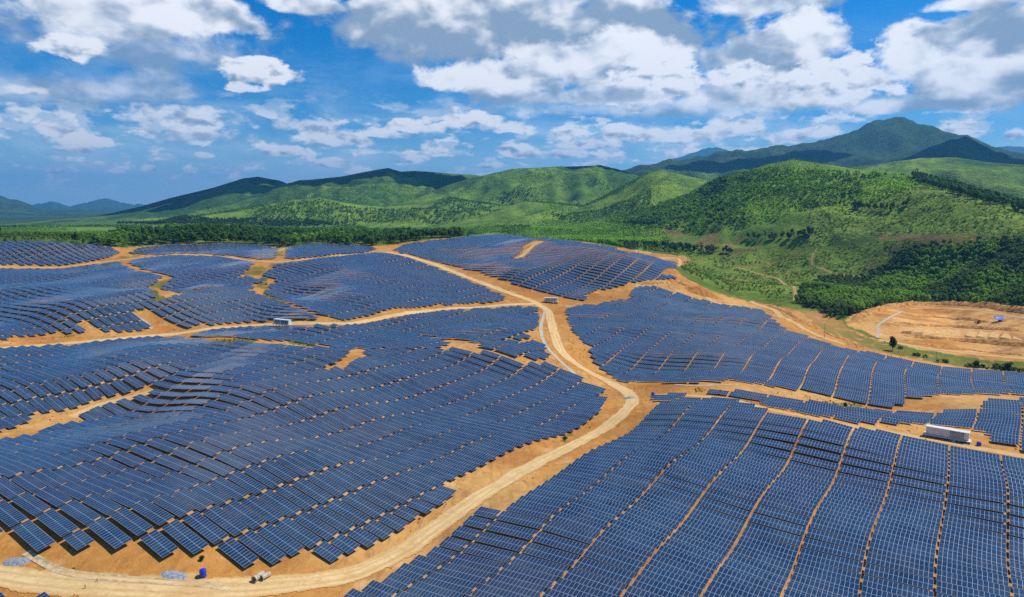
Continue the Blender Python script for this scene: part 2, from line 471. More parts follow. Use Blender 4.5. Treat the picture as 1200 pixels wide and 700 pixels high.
# ------------------------------------------------------------------ materials
def new_mat(name):
    m = bpy.data.materials.new(name)
    m.use_nodes = True
    nt = NT(m.node_tree)
    b = m.node_tree.nodes['Principled BSDF']
    return m, nt, b
def simple(name, col, rough=0.6, metal=0.0, var=0.12, scale=3.0, spec=0.4, bump=0.0):
    m, n, b = new_mat(name)
    g = n.node('ShaderNodeNewGeometry')
    f = n.noise(g.outputs['Position'], scale, 4, 0.6)
    lo = tuple(c*(1-var*1.5) for c in col); hi = tuple(min(1, c*(1+var*1.2)) for c in col)
    n.put(b.inputs['Base Color'], n.mix(n.ramp(f, 0.3, 0.7), lo, hi))
    b.inputs['Roughness'].default_value = rough
    b.inputs['Metallic'].default_value = metal
    b.inputs['Specular IOR Level'].default_value = spec
    if bump:
        bn = n.node('ShaderNodeBump'); bn.inputs['Strength'].default_value = bump
        n.put(bn.inputs['Height'], f); n.put(b.inputs['Normal'], bn.outputs[0])
    return m

def ground_material():
    m, n, b = new_mat("ground")
    at = n.node('ShaderNodeVertexColor'); at.layer_name = 'tint'
    ca = n.node('ShaderNodeVertexColor'); ca.layer_name = 'cover'
    sp = n.node('ShaderNodeSeparateColor'); n.put(sp.inputs[0], ca.outputs[0])
    soil, canopy, scrub = sp.outputs          # r: bare soil, g: tree canopy seen from afar, b: scrub
    pos = n.node('ShaderNodeNewGeometry').outputs['Position']
    s3 = n.node('ShaderNodeSeparateXYZ'); n.put(s3.inputs[0], pos)
    f1 = n.noise(pos, 0.03, 5, 0.6)
    f2 = n.noise(pos, 0.35, 5, 0.65)
    f3 = n.noise(pos, 1.7, 3, 0.6)
    col = n.mix(n.ramp(f1, 0.3, 0.7), n.mix(1.0, at.outputs[0], (0.80, 0.78, 0.74), 'MULTIPLY'), n.mix(1.0, at.outputs[0], (1.18, 1.16, 1.10), 'MULTIPLY'))
    col = n.mix(n.ramp(f2, 0.25, 0.75, 0.0, 0.8), n.mix(1.0, col, (0.78, 0.76, 0.74), 'MULTIPLY'), n.mix(1.0, col, (1.14, 1.14, 1.14), 'MULTIPLY'))
    f4 = n.noise(n.vec(n.m('MULTIPLY', s3.outputs[0], 0.5), n.m('MULTIPLY', s3.outputs[1], 0.09), 0.0), 1.0, 5, 0.65, 0.6)
    col = n.mix(n.m('MULTIPLY', n.ramp(f4, 0.5, 0.64), n.m('MULTIPLY', soil, 0.5)), col, (0.30, 0.125, 0.035))
    col = n.mix(n.m('MULTIPLY', n.ramp(f3, 0.58, 0.72), n.m('MULTIPLY', soil, 0.45)), col, (0.60, 0.38, 0.17))
    # weeds and dry grass specks on bare soil
    weed = n.m('MULTIPLY', n.ramp(n.m('MULTIPLY_ADD', f1, 0.6, n.m('MULTIPLY', f2, 0.5)), 0.60, 0.70), soil)
    col = n.mix(n.m('MULTIPLY', weed, 0.55), col, (0.16, 0.15, 0.03))
    pale = n.m('MULTIPLY', n.ramp(n.noise(pos, 0.12, 4, 0.6), 0.58, 0.70), soil)
    col = n.mix(n.m('MULTIPLY', pale, 0.55), col, (0.60, 0.40, 0.19))
    # canopy and scrub grain
    vo = n.node('ShaderNodeTexVoronoi'); n.put(vo.inputs['Vector'], pos); vo.inputs['Scale'].default_value = 0.085
    vo.inputs['Randomness'].default_value = 1.0
    vo2 = n.node('ShaderNodeTexVoronoi'); n.put(vo2.inputs['Vector'], pos); vo2.inputs['Scale'].default_value = 0.22
    vc = n.node('ShaderNodeSeparateColor'); n.put(vc.inputs[0], vo.outputs['Color'])
    cv = n.mix(vc.outputs[0], (0.55, 0.60, 0.55), (1.35, 1.30, 1.15))
    col = n.mix(canopy, col, n.mix(1.0, col, cv, 'MULTIPLY'))
    vc2 = n.node('ShaderNodeSeparateColor'); n.put(vc2.inputs[0], vo2.outputs['Color'])
    col = n.mix(scrub, col, n.mix(1.0, col, n.mix(vc2.outputs[0], (0.62, 0.70, 0.6), (1.3, 1.25, 1.1)), 'MULTIPLY'))
    n.put(b.inputs['Base Color'], col)
    b.inputs['Roughness'].default_value = 0.95
    b.inputs['Specular IOR Level'].default_value = 0.08
    hgt = n.m('MULTIPLY_ADD', f2, 0.35, n.m('MULTIPLY', f3, 0.12))
    hgt = n.m('SUBTRACT', hgt, n.m('MULTIPLY', n.m('MULTIPLY', vo.outputs['Distance'], canopy), 0.55))
    hgt = n.m('SUBTRACT', hgt, n.m('MULTIPLY', n.m('MULTIPLY', vo2.outputs['Distance'], scrub), 0.6))
    bn = n.node('ShaderNodeBump'); bn.inputs['Strength'].default_value = 1.0
    bn.inputs['Distance'].default_value = 1.0
    n.put(bn.inputs['Height'], n.m('MULTIPLY', hgt, n.m('MULTIPLY_ADD', canopy, 9.0, n.m('MULTIPLY_ADD', scrub, 2.0, 0.8))))
    n.put(b.inputs['Normal'], bn.outputs[0])
    return m
M_GROUND = ground_material()

def road_material(name, c1, c2, edge_fade=True):
    m, n, b = new_mat(name)
    uv = n.node('ShaderNodeUVMap'); uv.uv_map = 'uv'
    s = n.node('ShaderNodeSeparateXYZ'); n.put(s.inputs[0], uv.outputs[0])
    pos = n.node('ShaderNodeNewGeometry').outputs['Position']
    f = n.noise(pos, 0.22, 5, 0.65); g = n.noise(pos, 1.1, 4, 0.65)
    long = n.noise(n.vec(n.m('MULTIPLY', s.outputs[0], 7.0), n.m('MULTIPLY', s.outputs[1], 0.035), 0.0), 1.0, 4, 0.6)
    k = n.m('MULTIPLY_ADD', long, 0.36, n.m('MULTIPLY_ADD', f, 0.46, n.m('MULTIPLY', g, 0.30)))
    c = n.mix(n.ramp(k, 0.38, 0.72), c1, c2)
    e0 = n.m('ABSOLUTE', n.m('SUBTRACT', s.outputs[0], 0.5))
    wander = n.m('MULTIPLY', n.m('SUBTRACT', n.noise(n.vec(0.0, n.m('MULTIPLY', s.outputs[1], 0.05), 0.0), 1.0, 2), 0.5), 0.10)
    rut = n.m('ABSOLUTE', n.m('SUBTRACT', n.m('ABSOLUTE', n.m('SUBTRACT', n.m('ADD', s.outputs[0], wander), 0.5)), 0.14))
    c = n.mix(n.m('MULTIPLY', n.ramp(rut, 0.065, 0.02), n.m('MULTIPLY', n.ramp(f, 0.35, 0.65), 0.42)), c, tuple(q*0.72 for q in c1))
    c = n.mix(n.m('MULTIPLY', n.ramp(n.m('ADD', e0, n.m('MULTIPLY', n.m('SUBTRACT', f, 0.5), 0.35)), 0.26, 0.44), 0.85), c, (0.50, 0.26, 0.075))
    c = n.mix(n.m('MULTIPLY', n.ramp(n.noise(pos, 0.06, 4, 0.6), 0.56, 0.68), 0.4), c, (0.50, 0.27, 0.09))
    n.put(b.inputs['Base Color'], c)
    b.inputs['Roughness'].default_value = 0.95
    b.inputs['Specular IOR Level'].default_value = 0.1
    bn = n.node('ShaderNodeBump'); bn.inputs['Strength'].default_value = 0.5; bn.inputs['Distance'].default_value = 0.15
    n.put(bn.inputs['Height'], k); n.put(b.inputs['Normal'], bn.outputs[0])
    if edge_fade:   # ragged gravel edge: the road surface gives way to bare soil
        e = n.m('ABSOLUTE', n.m('SUBTRACT', s.outputs[0], 0.5))
        a = n.m('LESS_THAN', n.m('ADD', e, n.m('MULTIPLY', n.m('SUBTRACT', n.noise(pos, 0.28, 5, 0.7), 0.5), 0.55)), 0.40)
        n.put(b.inputs['Alpha'], a)
    return m
M_ROAD = road_material("road_dirt", (0.50, 0.31, 0.115), (0.74, 0.53, 0.26))
M_PATH = road_material("path_dirt", (0.30, 0.19, 0.07), (0.46, 0.29, 0.12))
M_TRACK = road_material("track_dirt", (0.50, 0.29, 0.10), (0.66, 0.44, 0.20))

def pv_material():
    m, n, b = new_mat("photovoltaic_glass")
    uv = n.node('ShaderNodeUVMap'); uv.uv_map = 'uv'
    s = n.node('ShaderNodeSeparateXYZ'); n.put(s.inputs[0], uv.outputs[0])
    fu = n.m('FRACT', s.outputs[0]); fv = n.m('FRACT', s.outputs[1])
    eu = n.m('MINIMUM', fu, n.m('SUBTRACT', 1.0, fu))
    ev = n.m('MULTIPLY', n.m('MINIMUM', fv, n.m('SUBTRACT', 1.0, fv)), 1.96)
    e = n.m('MINIMUM', eu, ev)
    frame = n.m('LESS_THAN', e, 0.041)
    # cell grid: 6 x 12 cells with pale gaps and bus bars
    cu = n.m('FRACT', n.m('MULTIPLY', s.outputs[0], 6.0)); cv = n.m('FRACT', n.m('MULTIPLY', s.outputs[1], 12.0))
    ce = n.m('MINIMUM', n.m('MINIMUM', cu, n.m('SUBTRACT', 1.0, cu)), n.m('MINIMUM', cv, n.m('SUBTRACT', 1.0, cv)))
    cell = n.m('LESS_THAN', ce, 0.03)
    pos = n.node('ShaderNodeNewGeometry').outputs['Position']
    wn = n.node('ShaderNodeTexWhiteNoise', noise_dimensions='3D')
    big = n.noise(pos, 0.02, 3, 0.5); mid = n.noise(pos, 0.07, 2, 0.5)
    n.put(wn.inputs['Vector'], n.vec(n.m('FLOOR', s.outputs[0]), n.m('FLOOR', s.outputs[1]), n.m('FLOOR', n.m('MULTIPLY', big, 90.0))))
    c0 = n.mix(n.ramp(mid, 0.35, 0.65), PV_A, PV_B)
    c0 = n.mix(n.m('MULTIPLY', wn.outputs['Value'], 0.45), c0, n.mix(1.0, c0, (0.55, 0.55, 0.62), 'MULTIPLY'))
    c0 = n.mix(n.m('MULTIPLY', n.ramp(n.noise(pos, 0.011, 3, 0.5), 0.45, 0.60), 0.7), c0, (0.022, 0.032, 0.076))
    sky_sheen = n.m('MULTIPLY', n.ramp(n.noise(pos, 0.16, 5, 0.7), 0.38, 0.75), 0.15)  # grey patches painted into the glass colour for the sheen of reflected cloud
    c0 = n.mix(sky_sheen, c0, (0.20, 0.22, 0.24))
    c0 = n.mix(n.m('MULTIPLY', cell, 0.20), c0, (0.12, 0.17, 0.27))
    col = n.mix(frame, c0, (0.28, 0.36, 0.44))
    n.put(b.inputs['Base Color'], col)
    n.put(b.inputs['Roughness'], n.m('MULTIPLY_ADD', frame, 0.25, 0.16))
    b.inputs['IOR'].default_value = 1.5
    b.inputs['Specular IOR Level'].default_value = 0.58
    return m
PV_A, PV_B = (0.009, 0.032, 0.078), (0.019, 0.052, 0.108)
M_PV = pv_material()
M_ALU = simple("galvanised_steel", (0.45, 0.46, 0.47), 0.45, 0.7, 0.08, 2.0)
M_BACK = simple("panel_backsheet", (0.16, 0.16, 0.18), 0.7, 0.0, 0.08, 2.0)

# ------------------------------------------------------------------ zones traced from the photograph, laid out on the ground
FARM = [(-120,284),(0,284),(45,284),(130,290),(150,290),(200,286),(265,286),(300,287),(330,290),(360,286),(400,288),(430,289),(460,287),(500,281),(540,278),(580,274),(620,279),(680,283),(730,291),(770,297),(805,301),(810,306),(790,315),(800,324),(835,342),(870,352),(900,358),(925,362),(940,366),(960,384),(985,397),(1005,404),(1040,414),(1090,424),(1140,432),(1200,438),(1320,446),(1500,700),(2000,1250),(-800,1250),(-300,700)]
EARTH = [(988,375),(1000,369),(1030,362),(1060,358),(1100,357),(1140,358),(1170,362),(1230,366),(1300,372),(1300,428),(1200,426),(1160,423),(1110,414),(1075,409),(1050,402),(1030,396),(1010,388),(995,383)]
DRYGRASS = [(870,352),(930,362),(965,366),(985,376),(1000,388),(1030,398),(1060,409),(1110,418),(1160,427),(1300,432),(1300,447),(1200,440),(1090,428),(1000,406),(960,388),(930,372)]
GRASSY = [   # greener verges and scrub inside the farm
    [(283,322),(300,310),(315,316),(300,325)], [(310,342),(330,350),(340,362),(330,360),(308,346)], [(243,398),(300,397),(300,404),(262,403)], [(340,400),(370,403),(380,409),(345,405)],
    [(0,404),(40,400),(110,390),(60,398)], [(326,290),(334,290),(334,306),(318,322),(312,340),(300,336),(314,315),(322,300)], [(308,344),(330,353),(345,363),(330,358)], [(196,324),(212,326),(195,338),(180,341),(192,352),(178,362),(162,366),(172,355),(176,338)], [(170,335),(200,325),(205,330),(182,342),(195,352),(180,352)], [(140,293),(165,290),(165,300),(140,304)], [(815,455),(860,458),(855,464),(815,460)], [(960,470),(1010,474),(1000,480),(970,478)],
    [(655,512),(672,507),(676,516),(660,520)],
]
FORE_R = [(925,350),(940,338),(960,328),(1000,326),(1035,318),(1050,296),(1100,287),(1200,278),(1320,276),(1320,372),(1200,361),(1130,355),(1080,355),(1055,356),(1010,366),(985,374),(970,372),(960,362),(940,360)]
SCRUB_R = [(790,310),(840,296),(900,298),(960,296),(1040,282),(1080,282),(1040,318),(1000,326),(950,328),(925,350),(890,352),(850,340),(810,322)]
W_FARM = wpoly(FARM); W_EARTH = wpoly(EARTH); W_DRY = wpoly(DRYGRASS)
W_GRASSY = [wpoly(p, 6) for p in GRASSY]
W_FARM_L = [W_FARM, W_EARTH, W_DRY]; W_FORE = wpoly(FORE_R); W_SCRUB = wpoly(SCRUB_R)
#  clear-felled and young plots on the hills
CLEARCUT = [[(745,276),(770,268),(800,270),(812,278),(830,272),(850,272),(870,280),(905,284),(900,292),(860,294),(800,290)], [(1020,275),(1090,275),(1150,278),(1200,276),(1200,284),(1110,286),(1040,284)]]
PALEHILL = [[(950,240),(1010,236),(1060,210),(1110,216),(1200,250),(1300,270),(1300,276),(1200,274),(1090,274),(1010,278),(960,290),(940,280)]]
#  plantation plots on the round hill: dark older stands, bright young stands, windbreak lines
STAND_OLD = [[(700,262),(760,243),(820,226),(858,206),(900,198),(960,201),(1010,204),(1060,206),(1074,214),(1070,234),(1040,245),(1006,242),(1000,235),(965,244),(955,262),(950,274),(905,279),(868,276),(855,264),(800,256),(770,262),(730,268)]]
STAND_YOUNG = [[(872,238),(905,232),(940,236),(952,250),(948,272),(905,277),(872,272),(880,256)], [(1012,208),(1060,208),(1073,215),(1069,233),(1040,243),(1008,240)], [(640,258),(700,262),(770,266),(790,284),(730,288),(660,282),(600,278)], [(420,262),(560,262),(600,272),(560,276),(500,278),(440,276)], [(0,268),(120,268),(140,280),(60,286),(0,286)]]
WINDBREAK = [[(1072,204),(1110,211),(1160,229),(1210,245),(1210,253),(1150,238),(1100,222),(1068,213)], [(480,283),(560,280),(600,282),(780,290),(860,296),(860,299),(780,295),(620,286)], [(-120,251),(60,250),(200,255),(310,262),(330,266),(200,264),(60,262),(-120,263)], [(236,259),(330,258),(420,264),(330,268)], [(868,276),(905,279),(955,273),(957,277),(905,284),(868,281)], [(1000,243),(1040,246),(1072,236),(1073,240),(1042,250),(1002,247)]]
W_OLD = [wpoly(p) for p in STAND_OLD]; W_YOUNG = [wpoly(p) for p in STAND_YOUNG]; W_WIND = [wpoly(p) for p in WINDBREAK]
W_CUT = [wpoly(p) for p in CLEARCUT]; W_PALE = [wpoly(p) for p in PALEHILL]

# ------------------------------------------------------------------ ground sheet
def build_ground():
    az = np.concatenate([np.arange(-180, -50, 4.0), np.arange(-50, 50, 0.125), np.arange(50, 180, 4.0)])
    az = np.radians(az)
    rr = [0.0]
    r = 20.0
    while r < 21500:
        rr.append(r)
        r *= 1.0062 if r > 110 else 1.06
    rr = np.array(rr[1:])
    A, RR = np.meshgrid(az, rr)
    X, Y = RR*np.sin(A), RR*np.cos(A)
    Z = H(X, Y)
    na, nr = len(az), len(rr)
    V = np.stack([X, Y, Z], -1).reshape(-1, 3)
    V = np.vstack([V, [[0, 0, H1(0, 0.01)]]])
    i = np.arange(nr-1)[:,None]*na; j = np.arange(na)
    j2 = (j+1) % na
    Q = np.stack([i+j, i+j2, i+na+j2, i+na+j], -1).reshape(-1, 4)[:, ::-1]
    c = len(V)-1
    me = mesh_np("ground", V, Q, M_GROUND, smooth=True)
    # albedo zones
    x, y = V[:,0], V[:,1]
    r = np.hypot(x, y); a = np.arctan2(x, y)
    wob = 5.0*(fbm(x/14, y/14, 3, 21)-0.5)
    wx, wy = x+wob, y+5.0*(fbm(x/14, y/14, 3, 22)-0.5)
    n1 = fbm(x/90, y/90, 4, 31); n2 = fbm(x/300, y/300, 4, 32); n3 = fbm(x/25, y/25, 3, 33)
    def mixc(c0, c1, t):
        return c0*(1-t[:,None]) + np.asarray(c1)[None]*t[:,None]
    grass = np.tile(np.array([[0.085, 0.150, 0.022]]), (len(V), 1))
    grass = mixc(grass, (0.15, 0.20, 0.03), sstep(0.45, 0.7, n1))
    grass = mixc(grass, (0.040, 0.085, 0.018), sstep(0.55, 0.75, n3)*0.6)
    hill = np.tile(np.array([[0.100, 0.205, 0.030]]), (len(V), 1))
    hill = mixc(hill, (0.180, 0.310, 0.040), sstep(0.48, 0.60, n2))
    hill = mixc(hill, (0.036, 0.092, 0.022), sstep(0.52, 0.46, fbm(x/230, y/230, 3, 36))*0.75)
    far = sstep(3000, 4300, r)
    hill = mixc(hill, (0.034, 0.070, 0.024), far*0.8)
    col = mixc(grass, (0, 0, 0), np.zeros(len(V)))
    t = sstep(900, 1300, r)[:,None]
    col = col*(1-t) + hill*t
    soil = np.zeros(len(V)); canopy = sstep(1250, 1700, r)*0.9; scrub = sstep(500, 640, r)*(1-canopy)*0.6
    mead = sstep(900, 1200, r)*(1-sstep(2300, 2700, r))
    mcol = mixc(np.tile(np.array([[0.140, 0.250, 0.032]]), (len(V), 1)), (0.205, 0.310, 0.040), sstep(0.42, 0.62, n1))
    col = col*(1-mead[:,None]*.8)+mcol*mead[:,None]*.8; canopy = canopy*(1-mead*.75); scrub = np.maximum(scrub, mead*.7)
    for P in W_PALE:
        k = inside(wx, wy, P).astype(float)
        col = mixc(col, (0.175, 0.250, 0.046), k*0.8); canopy = canopy*(1-k*0.7); scrub = np.maximum(scrub, k*0.9)
    for P in W_CUT:
        k = inside(wx, wy, P).astype(float)
        brown = k*sstep(0.40, 0.55, n3*0.5+n1*0.5)
        col = mixc(col, (0.20, 0.125, 0.055), brown*0.8); canopy = canopy*(1-k)
    k = inside(wx, wy, W_SCRUB).astype(float)
    scol = mixc(grass*1.3, (0.145, 0.215, 0.034), sstep(0.4, 0.6, n1)); scol = mixc(scol, (0.20, 0.17, 0.05), sstep(0.55, 0.72, n3)*0.6)
    col = col*(1-k[:,None]) + scol*k[:,None]; scrub = np.maximum(scrub, k*0.8); canopy = canopy*(1-k)
    k = inside(wx, wy, W_FORE).astype(float)
    col = mixc(col, (0.070, 0.125, 0.024), k)
    orange = np.tile(np.array([[0.52, 0.245, 0.062]]), (len(V), 1))
    orange = mixc(orange, (0.62, 0.36, 0.13), sstep(0.5, 0.75, n1)*0.8)
    orange = mixc(orange, (0.40, 0.155, 0.036), sstep(0.5, 0.75, n3)*0.7)
    def soilzone(P, c=orange, s=1.0):
        k = inside(wx, wy, P).astype(float)[:,None]
        return col*(1-k) + c*k, np.maximum(soil*(1-k[:,0]), k[:,0]*s), canopy*(1-k[:,0]), scrub*(1-k[:,0])
    dry = mixc(np.tile(np.array([[0.42, 0.225, 0.07]]), (len(V), 1)), (0.27, 0.20, 0.05), sstep(0.48, 0.65, n3*0.6+n1*0.4))
    dry = mixc(dry, (0.13, 0.17, 0.03), sstep(0.42, 0.52, a)*sstep(0.40, 0.55, n1)*0.8)
    col, soil, canopy, scrub = soilzone(W_DRY, dry, 0.8)
    col, soil, canopy, scrub = soilzone(W_FARM)
    eo = mixc(orange*1.08, (0.72, 0.43, 0.17), sstep(0.42, 0.60, fbm(x/40, y/9, 4, 61))*0.8); eo = mixc(eo, (0.33, 0.15, 0.05), sstep(0.56, 0.66, fbm(x/50, y/7, 4, 63))*0.6)
    col, soil, canopy, scrub = soilzone(W_EARTH, eo, 0.35)
    for P in W_GRASSY:
        k = inside(wx, wy, P).astype(float)
        k = k*sstep(0.34, 0.46, n3)
        col = mixc(col, (0.125, 0.145, 0.022), k*0.85)
    set_color(me, 'tint', col)
    set_color(me, 'cover', np.stack([soil, canopy, scrub], -1))
    o = link("ground", me)
    tag(o, "rolling orange soil and green hills reaching to the horizon", None, None, 'structure')
    del o['label']
    return o
build_ground()

# ------------------------------------------------------------------ roads: strips draped over the ground
def chaikin(P, n=2):
    for _ in range(n):
        Q = [P[0]]
        for a, b in zip(P, P[1:]):
            Q += [a*0.75+b*0.25, a*0.25+b*0.75]
        Q.append(P[-1]); P = Q
    return P
def resample(P, step):
    P = np.array(P); d = np.r_[0, np.cumsum(np.hypot(*np.diff(P, axis=0).T))]
    n = max(2, int(d[-1]/step)); s = np.linspace(0, d[-1], n)
    return np.c_[np.interp(s, d, P[:,0]), np.interp(s, d, P[:,1])], s
def centreline(px, step=2.0):
    W_ = unproject(densify(px, 12, closed=False))
    P, s = resample(chaikin(list(W_), 3), step)
    for _ in range(4):
        P[1:-1] = (P[:-2]+2*P[1:-1]+P[2:])/4
    return P, s
def strip(name, px, width, mat, lift=0.07, step=2.0, wob=1.3, cross=7):
    P, s = centreline(px, step)
    T = np.gradient(P, axis=0); T /= np.linalg.norm(T, axis=1)[:,None]
    Nn = np.c_[-T[:,1], T[:,0]]
    wl = width/2*(1+wob*0.3*(fbm(s/9, s*0+1, 3, 5)-0.5)); wr = width/2*(1+wob*0.3*(fbm(s/9, s*0+7, 3, 6)-0.5))
    k = np.linspace(0, 1, cross)
    off = -wl[:,None]*(1-k)+wr[:,None]*k
    X = P[:,0:1]+Nn[:,0:1]*off; Y = P[:,1:2]+Nn[:,1:2]*off
    Z = H(X, Y)+lift
    V = np.stack([X, Y, Z], -1).reshape(-1, 3)
    n = len(P)
    i = np.arange(n-1)[:,None]*cross; j = np.arange(cross-1)
    Q = np.stack([i+j, i+j+1, i+cross+j+1, i+cross+j], -1).reshape(-1, 4)
    me = mesh_np(name, V, Q, mat, True)
    uvl = me.uv_layers.new(name='uv')
    U = np.stack([np.broadcast_to(k, (n, cross)), np.broadcast_to(s[:,None], (n, cross))], -1).reshape(-1, 2)
    uvl.data.foreach_set('uv', U[Q.ravel()].astype(np.float32).ravel())
    if me.polygons[0].normal.z < 0:
        me.flip_normals()
    o = link(name, me)
    tag(o, kind='structure')
    return o, P
ROADS = [
    ("dirt_road", [(-60,668),(0,674),(60,684),(150,690),(240,692),(300,689),(380,681),(430,668),(480,642),(520,613),(560,583),(600,559),(640,537),(680,518),(710,501),(733,483),(745,469),(733,457),(712,447),(690,436),(668,422),(655,408),(650,395),(647,380),(645,366),(630,355),(600,345),(565,332),(535,320),(510,310),(480,301),(452,296)], 8.2, M_ROAD, .10),
    ("dirt_road", [(634,356),(600,357),(560,360),(500,364),(450,372),(410,380),(350,379),(300,381),(250,385),(210,391),(130,398),(60,404),(-30,410)], 7.0, M_ROAD, .075),
    ("dirt_track", [(-30,313),(0,313),(67,314),(140,305),(187,300),(213,298),(253,300),(300,306),(322,308),(353,305),(400,300),(452,295)], 5.0, M_TRACK, .06),
    ("dirt_track", [(767,463),(800,463),(860,468),(903,481),(957,491),(1000,500),(1047,507),(1083,514),(1133,523),(1200,535),(1260,548)], 5.0, M_TRACK, .05),
    ("dirt_track", [(745,335),(800,331),(820,340),(838,356),(870,358)], 6.0, M_TRACK, .05),
    ("dirt_track", [(880,353),(912,366),(935,382),(960,394),(990,404)], 6.0, M_TRACK, .05),
    ("dirt_track", [(630,284),(622,290),(614,298),(607,303)], 6.0, M_TRACK, .05),
    ("dirt_track", [(727,294),(760,301),(800,303),(790,312)], 6.0, M_TRACK, .05),
    ("dirt_track", [(1066,362),(1085,361),(1110,361),(1150,364),(1180,370),(1240,379)], 4.5, M_TRACK, .06),
    ("dirt_track", [(1030,398),(1060,404),(1100,410),(1150,416),(1240,424)], 8.0, M_TRACK, .06),
    ("dirt_track", [(863,313),(893,322),(917,328),(933,341),(931,352)], 3.6, M_PATH, .06),
    ("dirt_track", [(958,291),(950,302),(953,314),(975,321),(1020,325)], 3.0, M_PATH, .06),
    ("dirt_track", [(83,489),(117,474),(143,469),(178,459)], 5.0, M_TRACK, .04),
]
ROAD_LINES = []
for i, (nm, px, wd, mt, lf) in enumerate(ROADS):
    o, P = strip(nm, px, wd, mt, lf)
    ROAD_LINES.append((P, wd))

# ------------------------------------------------------------------ solar tables
ROW_AZ = R_(34.0)
E = np.array([math.cos(ROW_AZ), -math.sin(ROW_AZ)])      # along a row, towards the right
Nn_ = np.array([math.sin(ROW_AZ), math.cos(ROW_AZ)])     # up the field, away from the camera
TILT = R_(12.0)
NMOD, MODW, MODH, SEAM = 14, 1.0, 1.96, 0.03
TL = NMOD*MODW
HC = 1.3
#  name, polygon, gap between tables, row pitch
BLOCKS = [
    ('right of the dirt road', [(757,480),(800,471),(860,472),(903,486),(957,497),(1000,506),(1047,513),(1083,519),(1133,530),(1200,541),(1300,560),(1300,800),(300,800),(398,706),(445,686),(480,662),(530,624),(565,597),(600,581),(640,562),(680,537),(720,512),(745,494)], 0.6, 5.15),
    ('strip', [(754,470),(775,467),(800,462),(860,461),(900,466),(1000,483),(1040,486),(1100,486),(1115,481),(1150,480),(1152,473),(1200,471),(1300,468),(1300,550),(1200,531),(1158,522),(1160,511),(1130,503),(1085,498),(1047,499),(1000,497),(957,488),(903,478),(860,466),(820,466),(785,471)], 0.8, 5.3),
    ('mid', [(661,362),(700,358),(733,352),(745,336),(765,336),(800,347),(840,358),(893,365),(920,387),(950,398),(987,411),(1033,418),(1100,433),(1200,442),(1300,450),(1300,466),(1200,464),(1180,463),(1100,463),(1075,470),(1045,480),(1000,471),(960,463),(900,453),(870,448),(797,450),(725,448),(697,428),(686,405),(668,385)], 0.7, 5.3),
    ('top', [(462,293),(490,287),(520,284),(550,281),(580,278),(660,285),(720,294),(772,306),(800,313),(770,323),(800,330),(745,330),(722,335),(694,342),(684,353),(652,346),(620,337),(560,317),(520,308),(485,299)], 0.7, 5.4),
    ('centre', [(403,299),(450,298),(475,304),(520,321),(570,341),(592,351),(560,355),(500,359),(450,366),(410,377),(370,366),(335,352),(311,343),(324,331),(345,316)], 0.8, 5.4),
    ('centre', [(308,323),(322,314),(370,306),(400,302),(425,301),(400,309),(350,318),(320,326)], 0.8, 5.4),
    ('centre', [(408,385),(450,378),(500,369),(560,366),(620,362),(632,364),(628,387),(620,397),(560,400),(520,396),(470,388),(440,386)], 0.9, 5.4),
    ('centre', [(222,393),(260,390),(310,386),(350,385),(400,384),(425,386),(470,393),(525,405),(500,409),(460,409),(410,407),(340,399),(290,396),(245,394)], 0.9, 5.4),
    ('centre', [(558,405),(600,404),(635,403),(645,422),(610,420),(575,411)], 0.9, 5.4),
    ('left of the dirt road', [(-60,416),(0,413),(60,408),(130,401),(190,396),(230,401),(270,404),(330,409),(380,412),(416,413),(390,430),(385,434),(402,436),(430,414),(520,412),(560,415),(640,430),(700,455),(713,462),(705,482),(680,503),(640,526),(600,546),(560,572),(540,585),(500,617),(465,640),(430,655),(390,670),(350,676),(310,670),(285,668),(255,662),(205,657),(135,650),(80,645),(30,655),(0,648),(-120,640),(-120,540),(-20,525),(40,512),(85,493),(118,478),(145,472),(182,461),(165,459),(140,464),(115,469),(80,482),(30,498),(0,508),(-60,515)], 0.65, 5.35),
    ('left', [(-60,319),(0,319),(70,319),(140,310),(155,320),(190,326),(174,338),(186,351),(174,358),(150,366),(175,385),(150,388),(125,388),(115,382),(90,377),(60,374),(30,370),(0,366),(-60,360)], 0.6, 5.5),
    ('left', [(-60,366),(0,370),(40,374),(80,380),(110,386),(95,389),(60,392),(0,398),(-60,402)], 0.6, 5.5),
    ('left', [(150,308),(200,303),(260,304),(298,310),(290,317),(276,326),(312,330),(280,332),(240,337),(212,342),(190,338),(207,326),(180,318)], 0.7, 5.5),
    ('left', [(210,348),(250,341),(300,336),(288,341),(303,350),(330,359),(365,370),(372,375),(340,376),(280,381),(220,389),(198,381),(182,369),(172,361),(190,356)], 0.7, 5.5),
    ('left', [(-60,286),(0,286),(45,286),(132,292),(139,297),(110,304),(70,310),(0,309),(-60,310)], 0.6, 5.5),
    ('left', [(152,296),(200,289),(270,289),(300,290),(325,294),(324,302),(295,302),(253,296),(205,295),(185,297)], 0.7, 5.5),
    ('left', [(336,294),(360,289),(400,290),(440,292),(405,297),(355,302),(335,304)], 0.7, 5.5),
    ('corner', [(-60,672),(-20,677),(2,680),(20,690),(48,704),(120,760),(-60,760)], 0.8, 5.6),
]
def grow(Q, d):
    """the traced outline pushed outwards by d"""
    T = np.roll(Q, -1, 0)-np.roll(Q, 1, 0); T /= np.maximum(np.linalg.norm(T, axis=1), 1e-6)[:,None]
    a = 0.5*np.sum(Q[:,0]*np.roll(Q[:,1], -1)-np.roll(Q[:,0], -1)*Q[:,1])
    return Q+np.c_[T[:,1], -T[:,0]]*d*(1 if a > 0 else -1)
